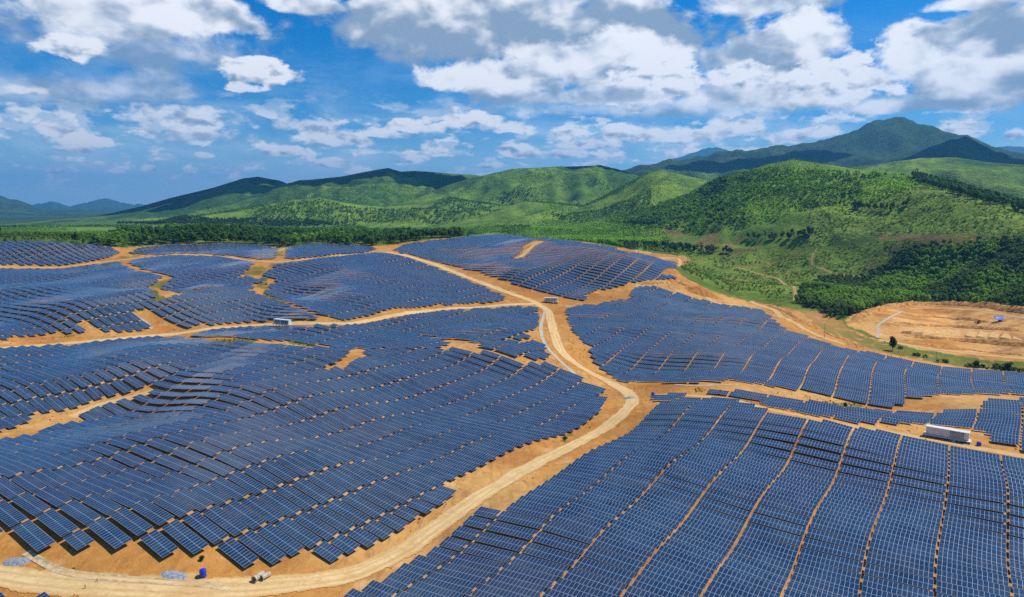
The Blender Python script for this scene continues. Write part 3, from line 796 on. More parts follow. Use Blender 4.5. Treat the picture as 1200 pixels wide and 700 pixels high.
def tables_for(block, bi):
    """rows of tables that fill a traced block; a row's end table is shortened to reach the block's edge"""
    name, px, gap, pitch = block
    P = unproject(grow(densify(px, 8), 2.6 if bi == 17 else 2.2 if bi == 9 else 0.8 if bi in (0, 1, 2) else 2.8))
    s = P@Nn_; t = P@E
    L = TL+gap
    k0, k1 = int(s.min()//pitch), int(s.max()//pitch)+1
    ph = (bi*3.7) % L
    tg = np.arange(math.floor(t.min())-1, math.ceil(t.max())+1, 0.5)
    K, T = np.meshgrid(np.arange(k0, k1+1)*pitch, tg, indexing='ij')
    ok = np.ones(K.shape, bool)
    for g in (-1.0, 1.0):
        ok &= inside((K+g)*Nn_[0]+T*E[0], (K+g)*Nn_[1]+T*E[1], P)
    X, Y = K*Nn_[0]+T*E[0], K*Nn_[1]+T*E[1]
    for (RP, wd) in (ROAD_LINES[:8] if bi != 17 else []):
        bb = ok & (X > RP[:,0].min()-8) & (X < RP[:,0].max()+8) & (Y > RP[:,1].min()-8) & (Y < RP[:,1].max()+8)
        if bb.any():
            xs, ys = X[bb], Y[bb]
            d = np.full(xs.shape, 1e9)
            for q in RP[::2]:
                d = np.minimum(d, (xs-q[0])**2+(ys-q[1])**2)
            tmp = np.zeros(ok.shape, bool); tmp[bb] = d < (wd*0.5+2.2)**2
            ok &= ~tmp
    out = []
    for r in range(ok.shape[0]):
        row = np.r_[False, ok[r], False]
        d = np.diff(row.astype(int))
        for a, b in zip(np.where(d == 1)[0], np.where(d == -1)[0]):
            t0, t1 = tg[a], tg[b-1]
            if t1-t0 < 5: continue
            pr = ph+(1.4 if bi == 0 else 3.0)*math.sin((k0+r)*0.105+bi)+0.7*math.sin((k0+r)*0.31)
            for j in range(int((t0-pr)//L)-1, int((t1-pr)//L)+2):
                c0 = j*L+pr; c1 = c0+TL
                lo, hi = max(c0, t0), min(c1, t1)
                n = int((hi-lo+0.3)/MODW)
                if n < (7 if bi in (0, 9) else 5): continue
                n = min(n, NMOD)
                if n == NMOD: ct = (c0+c1)/2
                elif lo > c0 and hi >= c1: ct = c1-n*MODW/2
                elif hi < c1 and lo <= c0: ct = c0+n*MODW/2
                else: ct = (lo+hi)/2
                sv = (k0+r)*pitch
                out.append((bi, k0+r, j, sv*Nn_[0]+ct*E[0], sv*Nn_[1]+ct*E[1], n))
    return out
TABLES = []
for bi, b in enumerate(BLOCKS):
    TABLES += tables_for(b, bi)
tb = np.array([(t[3], t[4]) for t in TABLES])
tk = [(t[0], t[1], t[2]) for t in TABLES]
tn = np.array([t[5] for t in TABLES])
half = tn*MODW/2
hl, hr = H(tb[:,0]-E[0]*half*.84, tb[:,1]-E[1]*half*.84), H(tb[:,0]+E[0]*half*.84, tb[:,1]+E[1]*half*.84)
hc = H(tb[:,0], tb[:,1])
hlo = H(tb[:,0]-Nn_[0]*1.9, tb[:,1]-Nn_[1]*1.9); hhi = H(tb[:,0]+Nn_[0]*1.9, tb[:,1]+Nn_[1]*1.9)
pitch_a = np.arctan2(hr-hl, half*1.68)
zc = (hl+hr+hc)/3 + HC + np.maximum(0, np.maximum(hc-(hl+hr)/2, 0)*0.5) + np.maximum(0, (hlo-hc)-0.55)
tilt = TILT + np.radians(rng.normal(0, 0.35, len(tb)))
def table_basis(i):
    p = pitch_a[i]; ti = tilt[i]
    ex = np.array([E[0]*math.cos(p), E[1]*math.cos(p), math.sin(p)])
    n3 = np.array([Nn_[0], Nn_[1], 0.0])
    up = np.cross(ex, n3)
    ey = n3*math.cos(ti)+up*math.sin(ti)
    return ex, ey, np.cross(ex, ey)
PU, PV_, PD = project(tb[:,0], tb[:,1], zc)
in_frame = (PU > -12) & (PU < 1212) & (PV_ < 706) & (PV_ > 0)
print("tables", len(TABLES), "in frame", int(in_frame.sum()))
# projected size, for choosing the ones that show largest
size = np.where(in_frame & (PU > 4) & (PU < 1196) & (PV_ < 696), 1.0, 0.0)
proj_area = np.zeros(len(tb))
for i in np.where(in_frame)[0]:
    ex, ey, ez = table_basis(i)
    c = np.array([tb[i,0], tb[i,1], zc[i]])
    q = [c+ex*sx*half[i]+ey*sy*1.98 for sx, sy in ((-1,-1),(1,-1),(1,1),(-1,1))]
    uu, vv, _d = project(np.array([p[0] for p in q]), np.array([p[1] for p in q]), np.array([p[2] for p in q]))
    proj_area[i] = 0.5*abs(np.dot(uu, np.roll(vv, 1))-np.dot(vv, np.roll(uu, 1)))
order = np.argsort(-(proj_area*size))
NEAR = [int(i) for i in order[:300]]
near_set = set(NEAR)

# shared meshes of one table, in its own frame (x along the row, y up the slope, z out of the glass)
def strip_geo(y0, n):
    x0, x1, y1, th = -n*MODW/2, n*MODW/2, y0+MODH, 0.045
    V = [(x0,y0,0),(x1,y0,0),(x1,y1,0),(x0,y1,0),(x0,y0,-th),(x1,y0,-th),(x1,y1,-th),(x0,y1,-th)]
    return V, [(0,1,2,3),(7,6,5,4),(0,4,5,1),(1,5,6,2),(2,6,7,3),(3,7,4,0)], [0,1,2,2,2,2]
def prism(p0, p1, w, d):
    """a straight square bar from p0 to p1"""
    p0, p1 = np.array(p0, float), np.array(p1, float)
    a = p1-p0; a /= np.linalg.norm(a)
    h = np.array([1.0, 0, 0]) if abs(a[0]) < .9 else np.array([0, 1.0, 0])
    u = np.cross(a, h); u /= np.linalg.norm(u); v = np.cross(a, u)
    c = [u*sx*w/2+v*sy*d/2 for sx, sy in ((-1,-1),(1,-1),(1,1),(-1,1))]
    V = [tuple(p0+k) for k in c]+[tuple(p1+k) for k in c]
    return V, [(0,1,5,4),(1,2,6,5),(2,3,7,6),(3,0,4,7),(4,5,6,7),(3,2,1,0)]
def strip_uv(V, F4, n, y0):
    co = np.array(V); vi = np.array(F4).ravel()
    return np.c_[co[vi,0]/MODW+n/2, np.where(np.arange(len(vi)) < 4, (co[vi,1]-y0)/MODH, 0.5)]
def to_mesh(name, V, F4, matidx, mats, uv=None):
    me = mesh_np(name, np.array(V), np.array(F4))
    for mm in mats: me.materials.append(mm)
    me.polygons.foreach_set('material_index', np.array(matidx, np.int32))
    if uv is not None:
        l = me.uv_layers.new(name='uv')
        l.data.foreach_set('uv', uv.astype(np.float32).ravel())
    return me
def add_to(Vs, Fs, v, f):
    b = len(Vs); Vs += v; Fs += [tuple(x+b for x in q) for q in f]
YLO, YUP = -MODH-SEAM/2, SEAM/2
PVM = [M_PV, M_BACK, M_ALU]
def post_x(n):
    h = n/2-1.8
    return [-h, 0.0, h] if n < 9 else [-h, -h/3, h/3, h]
def post_geo(x):
    # upright in the world: the table leans by TILT, so the post leans back by the same angle in table space
    d = np.array([0, -math.sin(TILT), -math.cos(TILT)])
    p = np.array([x, 0.15, -.12])
    return prism(tuple(p), tuple(p+d*2.4), .14, .14)
def rack_geo(n):
    V, F4 = [], []
    for y in (-1.2, -0.4, 0.5, 1.3):
        add_to(V, F4, *prism((-n/2+.1, y, -.08), (n/2-.1, y, -.08), .06, .06))
    for x in post_x(n):
        add_to(V, F4, *prism((x, -1.6, -.15), (x, 1.6, -.15), .07, .08))
    return V, F4
TABLE_MESHES = {}
def table_meshes(n):
    if n not in TABLE_MESHES:
        out = []
        for y0 in (YLO, YUP):
            V, F4, M = strip_geo(y0, n)
            out.append(('module_row', to_mesh('module_row', V, F4, M, PVM, strip_uv(V, F4, n, y0))))
        V, F4 = rack_geo(n)
        out.append(('support_rack', to_mesh('support_rack', V, F4, [0]*len(F4), [M_ALU])))
        for x in post_x(n):
            V, F4 = post_geo(x)
            out.append(('support_post', to_mesh('support_post', V, F4, [0]*6, [M_ALU])))
        TABLE_MESHES[n] = out
    return TABLE_MESHES[n]

# merged mesh for the many tables farther off
def merge_far():
    VV, FF, MM, UU = [], [], [], []
    nb = 0
    for n in range(5, NMOD+1):
        idx = [i for i in range(len(tb)) if i not in near_set and tn[i] == n]
        if not idx: continue
        V0, F0, M0, U0 = [], [], [], []
        for y0 in (YLO, YUP):
            V, F4, M = strip_geo(y0, n)
            U0.append(strip_uv(V, F4, n, y0)); add_to(V0, F0, V, F4); M0 += M
        for x in (-n/2+1.8, n/2-1.8):
            V, F4 = post_geo(x); add_to(V0, F0, V, F4); M0 += [2]*6; U0.append(np.zeros((24, 2)))
        V0 = np.array(V0); F0 = np.array(F0); U0 = np.vstack(U0)
        k, nv = len(idx), len(V0)
        B = np.zeros((k, 3, 3)); C = np.zeros((k, 3))
        for q, i in enumerate(idx):
            ex, ey, ez = table_basis(i)
            B[q] = np.stack([ex, ey, ez], 1); C[q] = tb[i,0], tb[i,1], zc[i]
        VV.append((np.einsum('nij,vj->nvi', B, V0)+C[:,None]).reshape(-1, 3))
        FF.append((F0[None]+(np.arange(k)*nv)[:,None,None]).reshape(-1, 4)+nb); nb += k*nv
        MM.append(np.tile(M0, k)); UU.append(np.tile(U0, (k, 1)))
    me = mesh_np('solar_tables', np.vstack(VV), np.vstack(FF))
    for mm in PVM: me.materials.append(mm)
    me.polygons.foreach_set('material_index', np.concatenate(MM).astype(np.int32))
    l = me.uv_layers.new(name='uv')
    l.data.foreach_set('uv', np.vstack(UU).astype(np.float32).ravel())
    o = link('solar_tables', me)
    tag(o, "rows of blue solar tables covering the rolling field farther from the camera", "solar panels", None, 'stuff')
merge_far()

ORD = ['zeroth','first','second','third','fourth','fifth','sixth','seventh','eighth','ninth','tenth','eleventh','twelfth','thirteenth','fourteenth','fifteenth','sixteenth','seventeenth','eighteenth','nineteenth','twentieth']
TENS = {2: 'twenty', 3: 'thirty', 4: 'forty', 5: 'fifty', 6: 'sixty', 7: 'seventy', 8: 'eighty', 9: 'ninety'}
def ordinal(n):
    if n <= 20: return ORD[n]
    if n % 10 == 0: return TENS[n//10][:-1]+'ieth'
    return TENS[n//10]+'-'+ORD[n % 10]
def near_tables():
    rows = {}
    for i in range(len(tb)):
        if in_frame[i] and 0 <= PU[i] <= 1200 and PV_[i] <= 700:
            rows.setdefault((tk[i][0], tk[i][1]), []).append(i)
    rank = {}
    byblock = {}
    for (b, k), l in rows.items():
        l.sort(key=lambda i: PU[i]); byblock.setdefault(b, []).append(k)
    for b in byblock:
        byblock[b].sort()
    protos = {}
    for i in NEAR:
        b, k, j = tk[i]
        row = rows[(b, k)]
        pos = row.index(i)+1; rk = byblock[b].index(k)+1
        side = {0: 'right of the road', 9: 'left of the road'}.get(b, 'in the ' + BLOCKS[b][0])
        if b == 17: side = "in the bottom left corner below the road"
        rowtxt = 'lowest row' if rk == 1 else ordinal(rk)+' row up'
        if b == 0:
            lab = f"solar table {side}, {rowtxt}, {ordinal(pos)} from its left end"
        elif b == 9:
            pr = len(row)-pos+1
            lab = f"solar table {side}, {rowtxt}, {ordinal(pr)} from its right end"
        else:
            lab = f"solar table {side}, {rowtxt}, {ordinal(pos)} from the left"
        if pos == len(row) and b == 9 and rk < 25:
            lab = f"solar table {side}, {rowtxt}, at the bare roadside end"
        ex, ey, ez = table_basis(i)
        M = Matrix(((ex[0], ey[0], ez[0]), (ex[1], ey[1], ez[1]), (ex[2], ey[2], ez[2])))
        o = bpy.data.objects.new('solar_table', None)
        COL.objects.link(o)
        o.location = (tb[i,0], tb[i,1], zc[i])
        o.rotation_euler = M.to_euler()
        tag(o, lab, 'solar panel', 'tilted solar tables in rows near the road')
        n = int(tn[i])
        if n not in protos:
            protos[n] = [link(nm, m_, None, o) for nm, m_ in table_meshes(n)]
        else:
            for p in protos[n]:
                c = p.copy(); COL.objects.link(c); c.parent = o
near_tables()

# ------------------------------------------------------------------ vegetation
def leaf_material(name, transl=0.25):
    m, n, b = new_mat(name)
    at = n.node('ShaderNodeVertexColor'); at.layer_name = 'tint'
    n.put(b.inputs['Base Color'], at.outputs[0])
    b.inputs['Roughness'].default_value = 0.7
    b.inputs['Specular IOR Level'].default_value = 0.2
    tr = n.node('ShaderNodeBsdfTranslucent'); n.put(tr.inputs['Color'], n.mix(1.0, at.outputs[0], (1.2, 1.3, 0.6), 'MULTIPLY'))
    mx = n.node('ShaderNodeMixShader'); mx.inputs[0].default_value = transl
    n.put(mx.inputs[1], b.outputs[0]); n.put(mx.inputs[2], tr.outputs[0])
    out = [q for q in m.node_tree.nodes if q.type == 'OUTPUT_MATERIAL'][0]
    n.put(out.inputs['Surface'], mx.outputs[0])
    return m
M_LEAF = leaf_material("foliage", 0.48)
M_BARK = simple("bark", (0.16, 0.12, 0.08), 0.9, 0, 0.2, 2.0, 0.1)
def crown_geo(n, seed, rx=0.30, rz=0.36, zc_=0.62, size=0.15, clumps=6):
    """triangles of leaf sprays gathered in clumps; unit height"""
    g = np.random.default_rng(seed)
    d = g.normal(size=(clumps, 3)); d /= np.linalg.norm(d, axis=1)[:,None]
    cc = d*g.uniform(0.25, 0.72, (clumps, 1))*np.array([rx, rx, rz])+np.array([0, 0, zc_])
    k = g.integers(0, clumps, n)
    e = g.normal(size=(n, 3)); e /= np.linalg.norm(e, axis=1)[:,None]
    p = cc[k]+e*g.uniform(0.45, 1.0, (n, 1))*np.array([rx, rx, rz])*0.55
    # sprays lie roughly tangent to the clump, with scatter
    nrm = e+g.normal(size=(n, 3))*0.45+np.array([0, 0, 0.6]); nrm /= np.linalg.norm(nrm, axis=1)[:,None]
    u = np.cross(nrm, g.normal(size=(n, 3))); u /= np.linalg.norm(u, axis=1)[:,None]
    w = np.cross(nrm, u)
    s = size*g.uniform(0.65, 1.35, (n, 1))
    V = np.stack([p+u*s, p-u*s*0.5+w*s*0.85, p-u*s*0.5-w*s*0.85], 1).reshape(-1, 3)
    F3 = np.arange(n*3).reshape(-1, 3)
    br = np.repeat(g.uniform(0.75, 1.25, n), 3)
    return V, F3, br
def with_trunk(geo, r=0.016, top=0.55):
    V, F3, br = geo
    a = np.array([0, 2.1, 4.2])
    T = np.r_[np.c_[r*np.cos(a), r*np.sin(a), np.full(3, -0.12)], np.c_[r*.5*np.cos(a), r*.5*np.sin(a), np.full(3, top)]]
    b = len(V)
    F = []
    for i in range(3):
        j = (i+1) % 3
        F += [(b+i, b+j, b+3+j), (b+i, b+3+j, b+3+i)]
    return np.vstack([V, T]), np.vstack([F3, F]), np.r_[br, -np.ones(6)]
def scatter(name, label, cat, protos, pos, hgt, tint, group=None):
    g = np.random.default_rng(len(pos))
    VV, FF, CC = [], [], []
    nb = 0
    which = g.integers(0, len(protos), len(pos))
    for pi, (V0, F0, br) in enumerate(protos):
        k = np.where(which == pi)[0]
        if not len(k): continue
        th = g.uniform(0, 6.28, len(k)); c, s_ = np.cos(th), np.sin(th)
        sx = hgt[k]*g.uniform(0.85, 1.2, len(k))
        x = (V0[None,:,0]*c[:,None]-V0[None,:,1]*s_[:,None])*sx[:,None]+pos[k,0:1]
        y = (V0[None,:,0]*s_[:,None]+V0[None,:,1]*c[:,None])*sx[:,None]+pos[k,1:2]
        z = V0[None,:,2]*hgt[k][:,None]+pos[k,2:3]
        VV.append(np.stack([x, y, z], -1).reshape(-1, 3))
        FF.append((F0[None]+(np.arange(len(k))*len(V0))[:,None,None]).reshape(-1, 3)+nb); nb += len(k)*len(V0)
        col = tint[k][:,None,:]*np.where(br > 0, br, 1)[None,:,None]
        col = np.where((br < 0)[None,:,None], np.array([0.17, 0.13, 0.09])[None,None], col)
        CC.append(col.reshape(-1, 3))
    me = mesh_np(name, np.vstack(VV), np.vstack(FF), M_LEAF)
    set_color(me, 'tint', np.vstack(CC))
    o = link(name, me)
    return tag(o, label, cat, group, 'stuff')
def cand(r0, r1, a0, a1, sp, seed):
    g = np.random.default_rng(seed)
    n = int((r1*r1-r0*r0)/2*(a1-a0)/(sp*sp))
    r = np.sqrt(g.uniform(r0*r0, r1*r1, n)); a = g.uniform(a0, a1, n)
    return r*np.sin(a), r*np.cos(a)
def any_in(x, y, polys):
    k = np.zeros(x.shape, bool)
    for P in polys: k |= inside(x, y, P)
    return k
def near_road(x, y, extra=2.0):
    k = np.zeros(x.shape, bool)
    for RP, wd in ROAD_LINES:
        bb = (x > RP[:,0].min()-9) & (x < RP[:,0].max()+9) & (y > RP[:,1].min()-9) & (y < RP[:,1].max()+9)
        if bb.any():
            xs, ys = x[bb], y[bb]; d = np.full(xs.shape, 1e9)
            for q in RP[::3]: d = np.minimum(d, (xs-q[0])**2+(ys-q[1])**2)
            k[bb] |= d < (wd/2+extra)**2
    return k
def greens(n, base_, alt, seed, t=None):
    g = np.random.default_rng(seed)
    t = g.uniform(0, 1, n) if t is None else np.clip(t+g.normal(0, .15, n), 0, 1)
    return (np.array(base_)*(1-t[:,None])+np.array(alt)*t[:,None])*g.uniform(0.8, 1.2, (n, 1))
P_NEAR = [with_trunk(crown_geo(84, 100+i, rx=0.26+0.03*(i % 3), rz=0.34+0.03*(i % 2), size=0.115, clumps=7+i % 3)) for i in range(6)]
P_MID = [with_trunk(crown_geo(30, 200+i, size=0.15, clumps=5), 0.02) for i in range(8)]
P_FAR = [crown_geo(13, 300+i, rx=0.42, size=0.24, clumps=4, zc_=0.6) for i in range(8)]
P_BUSH = [crown_geo(16, 400+i, rx=0.55, rz=0.40, zc_=0.40, size=0.26, clumps=4) for i in range(6)]

def build_forests():
    keepout = [W_FARM, W_EARTH, W_DRY]
    # belt of woodland behind the farm
    x, y = cand(640, 1500, -0.80, 0.30, 5.6, 1)
    d = fbm(x/110, y/110, 3, 81); az = np.arctan2(x, y); r = np.hypot(x, y)
    gap = (d > 0.66) & (r < 1250)
    young = (az > -0.02) & (r < 1150)
    k = ~any_in(x, y, keepout+[W_SCRUB, W_FORE]+W_CUT) & ~gap & ~((az > 0.16) & (r < 860))
    x, y, d, young = x[k], y[k], d[k], young[k]
    yg = any_in(x, y, W_YOUNG)
    h = np.random.default_rng(2).uniform(8, 13.5, len(x))*np.where(young, 0.6, 1.0)*np.where(yg, 0.5, 1)*np.where(d > 0.55, 0.75, 1)
    t = greens(len(x), (0.058, 0.130, 0.022), (0.170, 0.310, 0.034), 3, sstep(0.36, 0.56, d)*0.8+young*0.35+yg*.6)
    scatter("woodland", "belt of mixed green woodland along the far edge of the solar field", "woodland", P_MID, np.c_[x, y, H(x, y)], h, t)
    x, y = cand(1330, 2500, -0.80, 0.20, 8.5, 4)
    d = fbm(x/170, y/170, 3, 82); yg = any_in(x, y, W_YOUNG)
    k = ~any_in(x, y, W_CUT+W_PALE+W_OLD+W_WIND) & (d < 0.56+0.2*(np.hypot(x, y) < 1750))
    x, y, d, yg = x[k], y[k], d[k], yg[k]
    h = np.random.default_rng(5).uniform(5, 9, len(x))*np.where((d > 0.46) | yg, 0.6, 1.0)
    t = greens(len(x), (0.090, 0.185, 0.028), (0.240, 0.400, 0.044), 6, sstep(0.36, 0.54, d)+yg*.5)
    scatter("woodland", "loose green woodland on the plain below the far hills", "woodland", P_FAR, np.c_[x, y, H(x, y)], h, t)
    # plantations on the round green hill
    x, y = cand(1080, 2200, 0.02, 0.68, 4.6, 7)
    old, yg, wind = any_in(x, y, W_OLD), any_in(x, y, W_YOUNG), any_in(x, y, W_WIND)
    k = (old | yg) & ~wind
    x, y, yg = x[k], y[k], yg[k]
    d = fbm(x/70, y/70, 3, 84)
    h = np.random.default_rng(9).uniform(4.2, 6.4, len(x))*np.where(yg, 0.85, 1.1)
    t = greens(len(x), (0.125, 0.240, 0.030), (0.310, 0.510, 0.046), 10, yg*0.7+(d-.40)*1.2)
    scatter("plantation", "tree plantation clothing the round green hill right of centre", "plantation", P_FAR, np.c_[x, y, H(x, y)], h, t)
    # dark lines of taller trees
    x, y = cand(850, 2700, -0.80, 0.68, 6.0, 57)
    k = any_in(x, y, W_WIND) & ~any_in(x, y, keepout)
    x, y = x[k], y[k]
    h = np.random.default_rng(58).uniform(8, 12, len(x))
    scatter("windbreak", "dark lines of tall trees between the bright green plots", "windbreak", P_MID, np.c_[x, y, H(x, y)], h, greens(len(x), (0.030, 0.072, 0.016), (0.065, 0.130, 0.022), 59))
    # bushes dotted over the open hillsides
    x, y = cand(1000, 2300, 0.02, 0.70, 9.0, 60)
    d = fbm(x/60, y/60, 3, 61)
    k = ~any_in(x, y, W_OLD+W_YOUNG+W_WIND+W_CUT+W_FARM_L) & (d > 0.44)
    x, y = x[k], y[k]
    h = np.random.default_rng(62).uniform(1.6, 4.0, len(x))
    scatter("bushes", "bushes dotted over the open grassy hillsides", "bushes", P_FAR, np.c_[x, y, H(x, y)], h, greens(len(x), (0.095, 0.180, 0.026), (0.220, 0.350, 0.040), 63))
    # wood beside the earthworks
    x, y = cand(420, 1100, 0.30, 0.78, 3.2, 11)
    k = inside(x, y, W_FORE) & ~near_road(x, y)
    x, y = x[k], y[k]
    d = fbm(x/60, y/60, 3, 85)
    h = np.random.default_rng(12).uniform(4.0, 8.0, len(x))*(0.70+0.6*fbm(x/35, y/35, 2, 86))
    t = greens(len(x), (0.085, 0.150, 0.026), (0.235, 0.385, 0.036), 13, sstep(0.42, 0.62, d))
    scatter("woodland", "dense bright green wood above the orange earthworks on the right", "woodland", P_NEAR, np.c_[x, y, H(x, y)], h, t)
    print("wood by earthworks", len(x))
    g = np.random.default_rng(77)
    q = unproject(np.c_[g.normal(979, 7, 46), g.normal(359, 4, 46)])
    scatter("bare_trees", "patch of pale leafless trees at the near edge of the right-hand wood", "bare trees", [with_trunk(crown_geo(26, 900+i, rx=0.16, rz=0.40, zc_=0.58, size=0.06, clumps=5), 0.03, 0.9) for i in range(4)], np.c_[q, H(q[:,0], q[:,1])], g.uniform(6, 9.5, 46), greens(46, (0.30, 0.28, 0.22), (0.20, 0.22, 0.12), 78))
    # scrub on the open slopes
    x, y = cand(520, 1250, 0.20, 0.72, 4.6, 14)
    d = fbm(x/28, y/28, 3, 87)
    k = (inside(x, y, W_SCRUB) | any_in(x, y, W_PALE)) & ~near_road(x, y) & (d > 0.42)
    x, y, d = x[k], y[k], d[k]
    h = np.random.default_rng(15).uniform(1.2, 3.2, len(x))
    t = greens(len(x), (0.105, 0.175, 0.026), (0.220, 0.320, 0.040), 16, sstep(0.42, 0.62, d))
    scatter("scrub", "low green scrub on the open slope beyond the solar field", "scrub", P_BUSH, np.c_[x, y, H(x, y)], h, t)
    # creek side undergrowth
    C, s_ = centreline([(1012,392),(1035,404),(1060,411),(1085,419),(1120,427),(1160,432),(1240,438)], 1.6)
    g = np.random.default_rng(17)
    C = np.repeat(C, 3, 0)+g.normal(0, 2.0, (len(C)*3, 2))
    d = fbm(C[:,0]/14, C[:,1]/14, 2, 88); C = C[d > 0.45]
    scatter("undergrowth", "band of green undergrowth along the creek below the earthworks", "undergrowth", P_BUSH, np.c_[C, H(C[:,0], C[:,1])], g.uniform(1.0, 3.2, len(C)), greens(len(C), (0.03, 0.07, 0.012), (0.10, 0.15, 0.022), 18))
    # weeds on the bare soil and the verges
    x, y = cand(130, 620, -0.68, 0.68, 3.2, 19)
    d = fbm(x/16, y/16, 3, 89); g = np.random.default_rng(20)
    gr = any_in(x, y, W_GRASSY)
    k = (inside(x, y, W_FARM) & (d > 0.64) & ~near_road(x, y, .5)) | (gr & (d > .4))
    x, y = x[k], y[k]
    scatter("weeds", "tufts of green weeds dotting the bare orange soil", "weeds", P_BUSH, np.c_[x, y, H(x, y)], g.uniform(0.25, 0.7, len(x))+gr[k]*0.5, greens(len(x), (0.07, 0.10, 0.015), (0.17, 0.17, 0.03), 21))
build_forests()

def ground_at(u, v):
    p = unproject([(u, v)])[0]
    return float(p[0]), float(p[1]), H1(p[0], p[1])
def single_tree(name, label, cat, u, v, h, seed, tint, bush=False, group=None):
    x, y, z = ground_at(u, v)
    t = thing(name, label, cat, (x, y, z), random.uniform(0, 6), group)
    geo = crown_geo(420, seed, rx=0.5, rz=0.42, zc_=0.45, size=0.09, clumps=9) if bush else crown_geo(620, seed, rx=0.24, rz=0.40, zc_=0.56, size=0.055, clumps=14)
    V, F3, br = geo
    me = mesh_np('crown', V*h, F3, M_LEAF)
    set_color(me, 'tint', np.array(tint)[None]*br[:,None])
    link('crown', me, None, t)
    mb = MB()
    mb.cyl((0, 0, -0.3), (0.02*h, 0, 0.4*h), 0.022*h, 0.012*h, 7)
    for q in range(5):
        a = q*1.26+seed
        mb.cyl((0.012*h, 0, h*(0.22+0.04*q)), (0.18*h*math.cos(a), 0.18*h*math.sin(a), h*(0.45+0.06*q)), 0.009*h, 0.004*h, 5)
    mb.build('trunk', M_BARK, t)
    return t
single_tree('tree', "lone dark green tree standing by the creek below the orange earthworks", 'tree', 1046, 411, 10.5, 31, (0.035, 0.075, 0.014))
single_tree('shrub', "upright green shrub by the creek, nearer the lone tree", 'shrub', 1143, 430, 5.0, 32, (0.045, 0.085, 0.015), True)
single_tree('shrub', "bushy dark shrub by the creek at the far right", 'shrub', 1183, 433, 5.5, 33, (0.03, 0.065, 0.012), True)
single_tree('shrub', "small green bush growing beside the blue tank at the roadside", 'shrub', 237, 657, 1.5, 34, (0.06, 0.10, 0.015), True)
single_tree('shrub', "rounded bush on the dirt road verge right of the long panel edge", 'shrub', 662, 517, 2.2, 35, (0.08, 0.13, 0.018), True)
single_tree('shrub', "dark bush on the bare soil strip above the right-hand rows", 'shrub', 843, 462, 2.2, 36, (0.05, 0.09, 0.015), True)
single_tree('shrub', "broad green bush on the bare strip above the container's track", 'shrub', 990, 477, 2.6, 37, (0.06, 0.115, 0.016), True)

# ------------------------------------------------------------------ built objects
M_WHITE = simple("white_painted_steel", (0.66, 0.67, 0.65), 0.5, 0, 0.05, 1.2)
M_GREYP = simple("grey_painted_steel", (0.72, 0.71, 0.66), 0.5, 0, 0.07, 1.0)
M_LOUV = simple("dark_louvre", (0.07, 0.075, 0.08), 0.5, 0.2, 0.1, 3.0)
M_CONC = simple("concrete", (0.46, 0.40, 0.30), 0.85, 0, 0.16, 0.9, 0.2, 0.3)
M_BLUE = simple("blue_plastic", (0.010, 0.050, 0.50), 0.35, 0, 0.06, 2.0, 0.5)
M_TARP = simple("blue_tarpaulin", (0.012, 0.10, 0.55), 0.45, 0, 0.25, 0.6, 0.4)
M_DARK = simple("dark_steel", (0.05, 0.05, 0.05), 0.5, 0.3, 0.1, 2.0)
M_GRAVEL = simple("grey_gravel", (0.27, 0.29, 0.32), 0.95, 0, 0.35, 3.0, 0.1, 0.6)
M_RED = simple("rusty_red_paint", (0.30, 0.07, 0.03), 0.6, 0.1, 0.2, 1.5)
M_WOOD = simple("weathered_wood", (0.24, 0.17, 0.10), 0.85, 0, 0.2, 2.0, 0.1)

